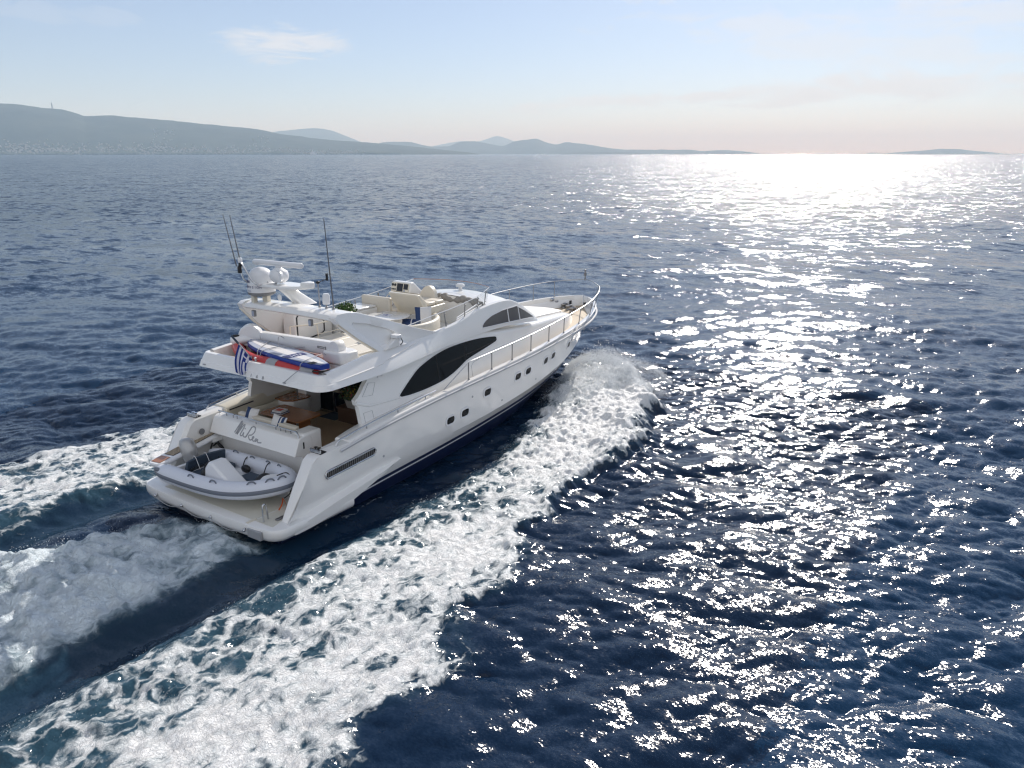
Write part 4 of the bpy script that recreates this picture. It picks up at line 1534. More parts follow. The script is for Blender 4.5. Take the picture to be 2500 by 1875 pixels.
    # three mounts on the starboard half of the beam
    for y, kind in ((-0.80, 'wind'), (-1.06, 'gps'), (-1.32, 'whip')):
        g = G()
        g.lathe([(0.05, 0), (0.045, 0.02), (0.022, 0.04), (0.022, 0.12)], (3.72, y, 5.155), n=10)
        g.box(3.66, 3.69, y - 0.05, y - 0.02, 5.15, 5.20)
        mo = g.build('antenna_mount', M['dsteel'], ar)
        if kind == 'gps':
            G().lathe([(0.085, 0.0), (0.10, 0.02), (0.095, 0.24), (0.07, 0.29), (0.01, 0.30)], (3.72, y, 5.26), n=16).build('gps_receiver', M['plastic'], mo)
        elif kind == 'whip':
            G().tube([(3.72, y, 5.2), (3.60, y + 0.02, 7.55)], [0.020, 0.011], 8).build('whip_antenna', M['darkrod'], mo)
        else:
            G().tube([(3.72, y, 5.2), (3.70, y, 5.80)], 0.018, 8).build('wind_post', M['rubber'], mo)
            g = G()
            g.ball((3.70, y, 5.83), 0.05, 8, (1.2, 1.2, 0.8))
            g.tube([(3.70, y, 5.83), (3.62, y - 0.46, 5.98)], 0.010, 6)
            g.box(3.6, 3.615, y - 0.50, y - 0.42, 5.93, 6.12)
            g.build('wind_vane', M['black'], mo)
    G().lathe([(0.09, 0), (0.06, 0.02), (0.0, 0.03)], (3.56, 0.62, 5.30), 'x', n=14).build('horn', M['plastic'], ar)
    # searchlight on a tapered stub, starboard shoulder
    g = G()
    g.prism([(4.55, 3.98), (4.95, 4.22), (5.12, 4.22), (5.1, 4.0)], 'y', -2.36, -2.20)
    st = g.build('searchlight_stub', M['gel'], FB, bevel=0.02)
    g = G()
    g.box(4.95, 5.14, -2.42, -2.18, 4.24, 4.33)
    g.lathe([(0.05, 0), (0.075, 0.03), (0.07, 0.1)], (5.10, -2.32, 4.24), 'x', n=12)
    g.build('search_lamp', M['plastic'], st, bevel=0.01)
    G().tube(smooth_path([(5.14, -2.40, 4.22), (5.16, -2.44, 4.12), (5.06, -2.44, 4.05)], 4), 0.014, 6).build('lamp_cable', M['black'], st)
    return ar


AR = build_arch()


def build_fly_fit():
    # acrylic windscreen: bent front and two wings on posts
    top = [(5.6, 1.98, 4.36), (7.0, 1.93, 4.46), (8.4, 1.90, 4.56), (9.6, 1.84, 4.70), (10.45, 1.66, 4.84)]
    bot = [(6.2, 2.0, 4.02), (7.2, 1.97, 4.02), (8.4, 1.90, 4.06), (9.6, 1.80, 4.26), (10.30, 1.68, 4.34)]
    tp, bt = smooth_path(top, 6), smooth_path(bot, 6)
    g = G()
    for s in (-1, 1):
        g.grid([[(a[0], s * a[1], a[2]), (b[0], s * b[1], b[2])] for a, b in zip(tp, bt)])
    ys = np.linspace(-1.66, 1.66, 17)
    g.grid([[(10.45 + 0.55 * (1 - (y / 1.66) ** 2), y, 4.84), (10.30 + 0.55 * (1 - (y / 1.66) ** 2), y, 4.36 + 0.16 * (1 - (y / 1.66) ** 2))] for y in ys])
    ws = g.build('windscreen', M['clear'], FB)
    for s in (-1, 1):
        G().tube([(p[0], s * p[1], p[2]) for p in tp], 0.012, 6).build('screen_edge', M['plastic'], ws)
        for k in (9, 14, 18, 22):
            a, b = tp[k], bt[k]
            g = G()
            g.tube([(b[0], s * (b[1] - 0.03), b[2] - 0.03), (a[0] * 0.9 + b[0] * 0.1, s * (a[1] - 0.03), a[2] - 0.04)], 0.019, 6)
            g.ball((a[0], s * (a[1] - 0.0), a[2] - 0.1), 0.025, 6)
            g.ball((b[0], s * (b[1] - 0.0), b[2] + 0.1), 0.025, 6)
            g.build('screen_post', M['dsteel'], ws)
        # bimini bars lying along the coaming
        G().tube([(8.6, s * 1.70, 4.12), (10.0, s * 1.55, 4.36)], 0.026, 8).build('bimini_bar', M['plastic'], FB)
        G().tube([(8.5, s * 1.76, 4.08), (10.05, s * 1.62, 4.30)], 0.022, 8).build('bimini_bar', M['plastic'], FB)
    G().tube([(10.45 + 0.55 * (1 - (y / 1.66) ** 2), y, 4.845) for y in ys], 0.010, 6).build('screen_edge', M['wood'], ws)
    # folded canvas roll
    yy = np.linspace(1.05, -1.58, 46)
    rr = [0.10 + 0.035 * math.sin(9.1 * y + 1) + 0.02 * math.sin(23 * y) for y in yy]
    G().tube([(10.05 + 0.20 * (1 - (y / 1.7) ** 2) + 0.03 * math.sin(7 * y), y, 4.36 + 0.05 * math.sin(5 * y)) for y in yy], rr, 10).build('folded_bimini', M['greyfab'], FB)
    # helm console
    g = G()
    g.prism([(9.15, FLYF), (9.15, 4.10), (9.30, 4.42), (9.44, 4.90), (9.62, 4.90), (10.1, 4.5), (10.15, FLYF)], 'y', 0.92, 1.74)
    hc = g.build('helm_console', M['gel'], FB, bevel=0.05, seg=3)
    m = frame((9.365 - 0.02, 1.33, 4.66), (0, -1, 0), (0.14, 0, 0.48))
    G().box(-0.39, 0.39, -0.22, 0.22, 0.0, 0.014).xf(m).build('instrument_panel', M['cream'], hc)
    ip = hc
    G().box(-0.13, 0.13, -0.17, 0.19, 0.016, 0.026).xf(m).build('chart_plotter', M['screen'], ip)
    G().box(0.17, 0.36, 0.0, 0.19, 0.016, 0.026).xf(m).build('radio_display', M['screen'], ip)
    G().box(0.17, 0.25, -0.18, -0.03, 0.016, 0.022).xf(m).build('data_display', M['boardgrey'], ip)
    g = G()
    for u, w, r in ((-0.33, 0.13, 0.048), (-0.22, 0.13, 0.048), (-0.34, -0.02, 0.028), (-0.27, -0.02, 0.028), (-0.20, -0.02, 0.028), (-0.34, -0.13, 0.02), (-0.24, -0.13, 0.02)):
        g.lathe([(r, 0.014), (r, 0.026), (r * 0.8, 0.028)], (u, w, 0), n=12)
    g.xf(m).build('gauge', M['screen'], ip)
    a = np.linspace(0, 2 * np.pi, 25)[:-1]
    g = G()
    g.tube([(8.98 + 0.05 * math.sin(t), 1.45 + 0.21 * math.cos(t), 4.33 + 0.21 * math.sin(t)) for t in a], 0.018, 8, closed=True)
    for t in (0.5, 2.6, 4.7):
        g.tube([(9.06, 1.45, 4.32), (8.98 + 0.05 * math.sin(t), 1.45 + 0.21 * math.cos(t), 4.33 + 0.21 * math.sin(t))], 0.012, 6)
    g.tube([(9.2, 1.45, 4.30), (9.05, 1.45, 4.32)], 0.03, 8)
    g.build('steering_wheel', M['steel'], hc)
    g = G()
    g.ball((9.0, 1.0, 4.35), 0.17, 10, (0.8, 1.4, 0.5)); g.ball((9.12, 0.78, 4.2), 0.15, 10, (1, 1, 0.7))
    g.build('console_cover', M['bluecush'], hc)
    # port bench with cabinet behind it
    g = G()
    g.box(6.35, 8.12, 1.22, 1.92, FLYF, 4.26)
    cb = g.build('bar_cabinet', M['gel'], FB, bevel=0.06, seg=3)
    G().box(6.33, 8.0, 1.20, 1.94, 4.265, 4.33).build('bar_worktop', M['gel'], cb, bevel=0.025)
    G().box(7.35, 7.75, 1.205, 1.218, 3.72, 4.02).build('fridge_door', M['dark'], cb)
    g = G()
    g.box(8.05, 8.22, 0.66, 1.94, 3.85, 4.60)
    sb = g.build('helm_bench', M['vinyl'], FB, bevel=0.06, seg=3)
    G().box(8.22, 8.72, 0.68, 1.90, 3.98, 4.14).build('bench_cushion', M['vinyl'], sb, bevel=0.05)
    G().box(8.05, 8.68, 0.66, 1.92, FLYF, 3.98).build('bench_base', M['gel'], sb, bevel=0.03)
    # centre lounge facing forward: reclined shell, two cushions
    g = G()
    rows = []
    for y, sh in ((0.66, 0.03), (0.60, 0.0), (0.0, 0.0), (-0.52, 0.0), (-0.60, 0.04)):
        rows.append([(7.98 + sh, y, 4.82 - sh), (8.10 + sh, y, 4.84 - sh), (8.55, y, 4.34 + 0.0), (9.45 - sh, y, 4.36), (9.48 - sh, y, 4.22), (8.95, y, 4.08), (8.48, y, 4.06)])
    g.grid(rows, cv=True, cap=True)
    ls = g.build('lounge_seat', M['cream'], FB, bevel=0.03, seg=3, sharp=50)
    for a in (8.62, 9.06):
        for y in (-0.5, 0.06):
            G().box(a, a + 0.42, y, y + 0.54, 4.35, 4.47).build('seat_cushion', M['vinyl'], ls, bevel=0.05, seg=3)
    g = G()
    g.grid([[(8.12, y, 4.86), (8.20, y, 4.84), (8.60, y, 4.44), (8.54, y, 4.38)] for y in np.linspace(-0.52, 0.58, 5)], cv=True, cap=True)
    g.build('back_cushion', M['vinyl'], ls, bevel=0.04, seg=3)
    g = G()
    g.tube(smooth_path([(8.6, -0.45, FLYF), (8.7, -0.45, 3.9), (9.2, -0.45, 4.12)], 4), 0.02, 8)
    g.tube(smooth_path([(8.6, 0.4, FLYF), (8.7, 0.4, 3.9), (9.2, 0.4, 4.12)], 4), 0.02, 8)
    g.build('seat_leg', M['steel'], ls)
    # second seat back showing behind the lounge, forward
    g = G()
    g.grid([[(9.55 + 0.10 * math.sin(t), 0.32 + 0.36 * math.cos(t), 4.30 + 0.52 * math.sin(t)) , (9.70 + 0.10 * math.sin(t), 0.32 + 0.36 * math.cos(t), 4.30 + 0.52 * math.sin(t))] for t in np.linspace(0, math.pi, 14)], cap=False)
    g.add([(9.55 + 0.10 * math.sin(t), 0.32 + 0.36 * math.cos(t), 4.30 + 0.52 * math.sin(t)) for t in np.linspace(0, math.pi, 14)], [tuple(range(14))])
    g.build('headrest', M['vinyl'], ls)
    # curved sofa round the table on the starboard side
    tc = (7.40, 0.10)
    ang = np.radians(np.linspace(-165, -28, 30))
    g = G()
    g.grid([[(tc[0] + r * math.cos(t) * 1.12, tc[1] + min(r, 1.9) * math.sin(t) * 1.08, z) for r, z in ((0.82, FLYF), (0.82, 3.84), (1.30, 3.84), (1.30, FLYF))] for t in ang], cv=True, cap=True)
    so = g.build('curved_sofa', M['vinyl'], FB, bevel=0.02)
    g = G()
    g.grid([[(tc[0] + r * math.cos(t) * 1.12, tc[1] + r * math.sin(t) * 1.08, z) for r, z in ((1.26, 3.84), (1.30, 4.06), (1.36, 4.14), (1.42, 4.15), (1.48, 4.09), (1.48, 3.82))] for t in ang], cv=True, cap=True)
    g.build('sofa_back', M['vinyl'], so, sharp=60)
    # sunpad
    g = G()
    g.box(4.25, 6.2, -1.45, 1.10, FLYF + 0.01, 3.66)
    sp = g.build('sunpad', M['gel'], FB, bevel=0.03)
    for a, c in ((-1.42, -0.60), (-0.57, 0.25), (0.28, 1.07)):
        G().box(4.28, 6.17, a, c, 3.665, 3.78).build('sunpad_cushion', M['pad'], sp, bevel=0.05, seg=3)
    for dx in (0, 0.12):
        G().tube([(4.2, -1.62 - dx * 0.6, 3.66 + dx), (6.3, -1.62 - dx * 0.6, 3.72 + dx)], 0.022, 8).build('sunpad_rail', M['plastic'], sp)
    # port deckhouse hatch wall and its rail seen under the arch
    g = G()
    g.prism([(4.7, FLYF), (4.7, 4.62), (5.2, 4.72), (6.2, 4.40), (6.2, FLYF)], 'y', 1.42, 1.95)
    hw = g.build('stair_hatch', M['gel'], FB, bevel=0.04, seg=3)
    q = [(4.78, 1.41, 3.75), (4.78, 1.41, 4.42), (4.88, 1.41, 4.52), (5.75, 1.41, 4.52), (5.85, 1.41, 4.40), (5.85, 1.41, 3.85), (5.75, 1.41, 3.78), (5.1, 1.41, 3.70)]
    G().tube(q, 0.022, 6).build('hatch_gasket', M['black'], hw)
    rl = smooth_path([(4.45, 1.35, 3.5), (4.45, 1.35, 4.15), (4.55, 1.33, 4.22), (5.2, 1.15, 4.18), (6.15, 0.98, 4.24), (6.28, 0.96, 4.15), (6.30, 0.96, 3.55)], 5)
    g = G().tube(rl, 0.022, 8)
    g.tube([(5.3, 1.13, 4.18), (5.35, 1.13, 3.55)], 0.016, 6)
    g.tube([(5.35, 1.13, 3.85), (6.28, 0.96, 3.9)], 0.014, 6)
    g.build('stair_rail', M['cream'], FB)
    # boat crane: boom stowed athwartships on a turret
    g = G()
    a, c = np.array([3.52, 1.50, 4.12]), np.array([3.66, -1.35, 4.08])
    m = frame(a, c - a, (1, 0.05, 0))
    L = float(np.linalg.norm(c - a))
    rows = []
    for u, h in ((0, 0.12), (0.02, 0.15), (L - 0.3, 0.21), (L, 0.22), (L + 0.15, 0.15)):
        rows.append([(u, y, z) for y, z in rrect(-0.13, 0.13, -h, h - 0.03, 0.05, 3)])
    g.grid(rows, cv=True, cap=True).xf(m)
    cr = g.build('boat_crane', M['plastic'], Y, sharp=50)
    g = G()
    g.lathe([(0.19, -0.14), (0.20, -0.12), (0.20, 0.12), (0.19, 0.14)], (3.66, -1.42, 4.12), 'x', n=20)
    g.build('crane_hinge', M['plastic'], cr, bevel=0.01)
    g = G()
    g.prism([(3.40, -1.10), (3.40, -1.78), (3.55, -1.92), (3.95, -1.92), (4.05, -1.70), (4.05, -1.25), (3.9, -1.05)], 'z', 3.72, 4.06)
    g.build('crane_turret', M['plastic'], cr, bevel=0.06, seg=3)
    G().prism([(3.44, -1.16), (3.44, -1.76), (3.58, -1.88), (3.92, -1.88), (4.0, -1.70), (4.0, -1.28), (3.88, -1.10)], 'z', FLYF, 3.70).build('crane_base', M['plastic'], cr, bevel=0.04)
    mm = frame((3.50, -1.02, 4.10), (0.05, -1, 0), (0, 0, 1))
    g = G()
    for u0, u1, v0, v1 in ((-.18, -.12, .02, .03), (-.18, -.12, -.03, -.02), (-.18, -.17, -.03, .03), (-.13, -.12, -.03, .03), (-.10, .08, .012, .024), (-.10, .06, -.03, -.02), (.10, .115, -.05, .04), (.10, .15, -.05, -.035)):
        g.box(u0, u1, v0, v1, 0, 0.006)
    g.xf(mm).build('crane_plate', M['dark'], cr)
    # liferaft drum
    g = G()
    g.lathe([(0.02, 0.012), (0.22, 0.012), (0.285, 0.0), (0.315, 0.03), (0.325, 0.07), (0.325, 0.30), (0.29, 0.36), (0.01, 0.38)], (0, 0, 0), 'z', n=40)
    g.xf(frame((3.18, 1.60, 4.13), (0.62, -0.78, 0.0), (0.0, 0.0, 1.0)) @ Matrix.Rotation(math.pi, 4, 'Y'))
    lr = g.build('raft_drum', M['plastic'], FB, sharp=30)
    G().box(3.20, 3.42, 1.62, 1.82, FLYF, 3.84).build('drum_cradle', M['gel'], lr)
    # mushroom vent on the roof
    G().lathe([(0.09, 0), (0.07, 0.04), (0.07, 0.15), (0.16, 0.17), (0.16, 0.22), (0.12, 0.26), (0.01, 0.27)], (11.1, 0.05, 4.46), n=16).build('roof_horn', M['plastic'], Y)


build_fly_fit()


def build_bow():
    # rail: starts low beside the saloon, rises to the pulpit
    xs = np.array([7.75, 9.0, 10.21, 11.43, 12.78, 14.07, 15.61, 17.1, 18.35, 19.3])
    for s in (-1, 1):
        pts = [(6.55, s * (float(hb(6.55)) - 0.10), float(zgun(6.55)) + 0.05)]
        xf = np.linspace(7.75, 19.2, 44)
        h = lambda x: float(np.interp(x, [7.75, 14, 19.7, 20.6], [0.58, 0.60, 0.68, 0.72]))
        lean = lambda x: float(np.interp(x, [7, 15, 18, 20.6], [0.0, 0.02, 0.10, 0.16]))
        top = [(x + np.interp(x, [14, 20], [0, 0.25]), s * (float(hb(x)) - 0.09 + lean(x)), float(zgun(x)) + h(x)) for x in xf]
        end = smooth_path([top[-1], (19.95, s * 0.66, float(zgun(19.8)) + 0.70), (20.26, s * 0.24, float(zgun(20.1)) + 0.715), (20.32, 0, float(zgun(20.2)) + 0.72)], 6)
        br = G().tube(np.vstack([np.array(pts), np.array(top[:-1]), end]), 0.016, 8).build('bow_rail', M['satin'], Y)
        for x in xs:
            b = (x, s * (float(hb(x)) - 0.09), float(zgun(x)))
            tpx = x + float(np.interp(x, [14, 20], [0, 0.25]))
            t = (tpx, s * (float(hb(x)) - 0.09 + lean(x)), float(zgun(x)) + h(x))
            g = G().tube([b, t], 0.018, 8)
            g.lathe([(0.035, 0), (0.03, 0.05), (0.02, 0.06)], b, n=10)
            g.build('rail_post', M['dsteel'], br)
    g = G()
    g.tube([(20.32, 0, 3.64), (20.32, 0, 4.08)], 0.030, 8)
    g.ball((20.32, 0, 4.10), 0.045, 8)
    g.box(20.28, 20.36, -0.05, 0.05, 3.85, 4.0)
    g.build('jackstaff', M['dsteel'], Y)
    # windlass, cleats, rollers on the foredeck
    for x, y, kind in ((19.35, 0.95, 0), (19.25, 0.52, 1), (19.05, 0.16, 1), (18.75, -0.20, 1)):
        g = G()
        zc = float(zdk(x)) + 0.015
        if kind == 0:
            g.lathe([(0.15, 0), (0.11, 0.05), (0.09, 0.12), (0.15, 0.22), (0.12, 0.28)], (x, y, zc), n=14)
        else:
            g.lathe([(0.10, 0), (0.07, 0.06), (0.10, 0.17)], (x, y, zc), n=12)
            g.box(x - 0.1, x + 0.55, y - 0.035, y + 0.035, zc, zc + 0.08)
            g.lathe([(0.08, -0.09), (0.10, 0), (0.08, 0.09)], (x + 0.2, y, zc + 0.11), 'y', n=12)
        g.build('windlass', M['dsteel'], Y)
    for s in (-1, 1):
        for x in (17.6, 12.0):
            g = G()
            y = s * (float(hb(x)) - 0.32)
            z = float(zdk(x)) + 0.01
            g.tube([(x - 0.14, y, z + 0.09), (x + 0.14, y, z + 0.09)], 0.02, 6)
            g.tube([(x - 0.05, y, z), (x - 0.05, y, z + 0.09)], 0.018, 6)
            g.tube([(x + 0.05, y, z), (x + 0.05, y, z + 0.09)], 0.018, 6)
            g.build('mooring_cleat', M['steel'], Y)
        x = 19.15
        y = float(hb(x)) - 0.19
        g = G()
        g.ball((x, s * y, 2.84), 0.12, 8, (1.3, 0.5, 0.8))
        g.build('bow_fairlead', M['steel'], Y)
        G().box(19.6, 19.72, s * 0.36 - 0.03, s * 0.36 + 0.03, 2.62, 2.78).build('bulwark_vent', M['dark'], Y)


build_bow()


# ================================================================== things carried on board
def build_dinghy():
    D = thing('dinghy', (0.95, 0.1, 0.52), 'white inflatable dinghy with grey stripe lying across the stern platform', 'dinghy')
    z0 = 0.99
    path = smooth_path([(0.17, 2.06, z0), (0.15, 1.2, z0), (0.18, 0.2, z0), (0.30, -0.62, z0 + 0.01), (0.58, -1.25, z0 + 0.05), (1.02, -1.66, z0 + 0.10), (1.40, -1.70, z0 + 0.11), (1.68, -1.28, z0 + 0.07), (1.80, -0.55, z0 + 0.02), (1.80, 0.5, z0), (1.76, 1.95, z0)], 9)
    n = len(path)
    rr = np.full(n, 0.235)
    for k in range(7):
        f = math.sin((k + 1) / 8 * math.pi / 2)
        rr[k] = 0.235 * (0.25 + 0.75 * f)
        rr[-1 - k] = 0.235 * (0.25 + 0.75 * f)
    tb = G().tube(path, rr, 20).build('inflatable_tube', M['tube'], D, sharp=60)
    # grey rub band: ribbon sitting on the outside of the tube
    t = np.gradient(path, axis=0)
    t /= np.linalg.norm(t, axis=1)[:, None]
    out = np.stack([-t[:, 1] * -1, t[:, 0] * -1, np.zeros(n)], -1)
    c = np.array([1.0, 0.3])
    for i in range(n):
        if (path[i][:2] - c) @ out[i][:2] < 0:
            out[i] = -out[i]
    rows = []
    for i in range(1, n - 1):
        row = []
        for a in np.radians([-14, -7, 0, 7, 14]):
            row.append(path[i] + (rr[i] + 0.012 - 0.010 * (abs(a) > 0.2)) * (math.cos(a) * out[i] + math.sin(a) * np.array([0, 0, 1.0])))
        rows.append(row)
    G().grid(rows).build('rub_band', M['greyband'], tb, sharp=60)
    # end patch and grab handles
    G().ball((0.0, 1.80, z0 + 0.12), 0.11, 8, (0.5, 1.2, 0.6)).build('end_patch', M['greyband'], tb)
    for k, (i, a) in enumerate(((16, 62), (24, 62), (37, 62), (43, 62), (48, 62), (66, 60), (72, 60), (78, 60), (83, 75))):
        p = path[i]
        o = out[i]
        b = p + rr[i] * (math.cos(math.radians(a)) * o * (1 if i < 50 else -0.5) + math.sin(math.radians(a)) * np.array([0, 0, 1.0]))
        tt = t[i]
        hd = smooth_path([b - tt * 0.11 - np.array([0, 0, .01]), b - tt * 0.05 + np.array([0, 0, 0.055]), b + tt * 0.05 + np.array([0, 0, 0.055]), b + tt * 0.11 - np.array([0, 0, .01])], 4)
        G().tube(hd, 0.014, 6, flat=1.6).build('grab_handle', M['greyband'], tb)
    # rigid hull: vee bottom and floor
    ys = np.linspace(1.85, -1.55, 18)
    rows = []
    for y in ys:
        f = float(np.interp(y, [-1.55, -1.1, -0.3, 1.85], [0.06, 0.42, 0.66, 0.70]))
        cx = float(np.interp(y, [-1.55, -0.6, 1.85], [1.22, 1.02, 0.97]))
        kz = float(np.interp(y, [-1.55, -0.9, 1.85], [0.90, 0.60, 0.56]))
        rows.append([(cx - f, y, 0.93), (cx - f * 0.85, y, 0.80), (cx, y, kz), (cx + f * 0.85, y, 0.80), (cx + f, y, 0.93)])
    hl = G().grid(rows).build('rigid_hull', M['plastic'], D)
    rows = []
    for y in ys[1:-1]:
        f = float(np.interp(y, [-1.55, -1.1, -0.3, 1.85], [0.1, 0.45, 0.70, 0.72]))
        cx = float(np.interp(y, [-1.55, -0.6, 1.85], [1.22, 1.02, 0.97]))
        rows.append([(cx - f, y, 0.90), (cx + f, y, 0.90)])
    G().grid(rows).build('floor', M['plastic'], hl)
    G().box(0.25, 1.70, 1.40, 1.50, 0.75, 1.14).build('stern_board', M['plastic'], hl, bevel=0.03)
    # aft deck moulding round the backrest
    g = G()
    g.grid([[(0.28 + a * 0.14, 1.62, 1.02 + a * 0.10), (0.36 + a * 0.10, 0.95, 1.00 + a * 0.2), (0.40, 0.55, 0.98)] for a in (0, 1)])
    # bow step
    G().lathe([(0.30, -0.10), (0.30, 0.02), (0.26, 0.06), (0.05, 0.075)], (1.18, -1.36, 1.13), n=24).build('bow_step', M['plastic'], hl)
    G().box(1.05, 1.13, -1.42, -1.36, 1.195, 1.215).build('bow_cleat', M['black'], hl)
    # console with sloping front and screen
    g = G()
    pf = [(0.42, 0.92), (0.34, 1.35), (0.18, 1.52), (0.02, 1.54), (-0.10, 1.46), (-0.88, 0.98), (-0.90, 0.92)]
    rings = []
    for x, sc in ((0.42, 0.90), (0.47, 1.0), (0.86, 1.0), (0.91, 0.90)):
        rings.append([(x, -0.1 + (y + 0.1) * sc, 0.92 + (z - 0.92) * sc) for y, z in pf])
    g.grid(rings, cv=True, cap=True)
    co = g.build('console', M['plastic'], D, bevel=0.035, seg=3)
    g = G()
    a = np.linspace(0, 2 * np.pi, 21)[:-1]
    g.tube([(0.67 + 0.16 * math.cos(q), 0.45, 1.24 + 0.16 * math.sin(q)) for q in a], 0.022, 6, closed=True)
    g.tube([(0.67, 0.36, 1.24), (0.67, 0.45, 1.24)], 0.04, 8)
    g.tube([(0.51, 0.45, 1.24), (0.83, 0.45, 1.24)], 0.02, 6)
    g.build('steering_wheel', M['black'], co)
    G().ball((0.52, 0.42, 1.10), 0.17, 8, (0.7, 1.0, 1.1)).build('engine_control', M['black'], co)
    # seats
    G().box(0.40, 1.52, 0.52, 1.02, 0.92, 1.06).build('seat_cushion', M['bluecush'], D, bevel=0.04)
    g = G()
    g.grid([[(x, 1.30 + 0.10 * (abs(x - 0.95) / 0.6) ** 2 * -1, 1.02), (x, 1.16 - 0.12 * (abs(x - 0.95) / 0.6) ** 2, 1.36), (x, 1.08 - 0.12 * (abs(x - 0.95) / 0.6) ** 2, 1.36), (x, 1.14 - 0.12 * (abs(x - 0.95) / 0.6) ** 2, 1.0)] for x in np.linspace(0.38, 1.56, 12)], cv=True, cap=True)
    br = g.build('backrest', M['bluecush'], D, bevel=0.03, seg=3)
    for x in (0.72, 1.05):
        G().tube(smooth_path([(x, 1.34, 1.1), (x - 0.02, 1.18, 1.385), (x - 0.04, 1.04, 1.35), (x - 0.05, 0.9, 1.08)], 4), 0.008, 5).build('strap', M['plastic'], br)
    G().box(0.42, 1.5, 1.05, 1.09, 1.06, 1.12).build('seat_rail', M['dsteel'], br)
    G().box(0.98, 1.42, -0.78, -0.22, 0.92, 1.03).build('bow_seat', M['bluecush'], D, bevel=0.04)
    # outboard engine
    g = G()
    rings = []
    for z, lx, ly, oy in ((0.84, 0.11, 0.14, 0.04), (1.00, 0.15, 0.18, 0.02), (1.10, 0.19, 0.25, 0.0), (1.28, 0.215, 0.30, 0.0), (1.46, 0.20, 0.29, 0.02), (1.60, 0.165, 0.23, 0.05), (1.66, 0.08, 0.12, 0.07)):
        rings.append([(1.02 + lx * math.cos(q), 1.80 + oy + ly * 0.86 * math.sin(q), z) for q in np.linspace(0, 2 * np.pi, 20, endpoint=False)])
    g.grid(rings, cv=True, cap=True)
    m = Matrix.Translation((1.02, 1.8, 1.0)) @ Matrix.Rotation(math.radians(-8), 4, 'X') @ Matrix.Translation((-1.02, -1.8, -1.0))
    g.xf(m)
    ob = g.build('outboard_engine', M['engine'], D, sharp=60)
    g = G()
    g.prism([(1.86, 0.56), (1.76, 0.88), (1.94, 0.9), (2.0, 0.6)], 'x', 0.96, 1.08)
    g.build('engine_leg', M['engine'], ob, bevel=0.02)
    G().box(0.92, 1.12, 1.50, 1.70, 0.86, 1.08).build('engine_bracket', M['black'], ob, bevel=0.02)
    # dinghy script on the tube
    m = frame((0.215, -0.42, 1.135), (0.22, -0.975, 0), (0.72, 0.16, 0.68))
    g = G()
    for st in ([(-.16, 0), (-.12, .0)], [(-.10, -.02), (-.06, .05), (-.05, -.01), (-.02, .05), (-.01, -.02), (.02, .03), (.03, -.02)], [(.04, -.02), (.08, .06), (.11, .04), (.07, .01), (.12, -.02), (.15, .0), (.19, -.015), (.24, -.01)]):
        g.tube([(x, y, 0.012) for x, y in st], 0.008, 5)
    g.xf(m).build('tube_lettering', M['black'], tb)
    # dark bag in the bow, black lashings
    G().ball((1.22, -0.98, 1.04), 0.2, 8, (1.2, 0.9, 0.8)).build('anchor_bag', M['black'], D)
    G().ball((1.42, -0.02, 1.05), 0.14, 8, (0.7, 1.2, 0.8)).build('bow_bag', M['black'], D)
    for pts in ([(1.74, 0.30, 1.21), (1.60, 0.22, 1.20), (1.45, 0.12, 1.12)], [(1.72, -0.62, 1.25), (1.52, -0.75, 1.26), (1.3, -0.9, 1.16)], [(1.60, 1.35, 1.22), (1.5, 1.12, 1.3), (1.36, 1.05, 1.16)],
                [(1.30, -1.42, 1.23), (1.38, -1.72, 1.34), (1.33, -1.93, 1.15), (1.26, -1.90, 0.86), (1.2, -1.75, 0.72)]):
        G().tube(smooth_path(pts, 6), 0.016, 6).build('lashing', M['rope'], D)
    return D


M['engine'] = pmat('silver_engine_paint', (0.42, 0.42, 0.42), 0.28, metal=0.35, coat=0.4)
build_dinghy()


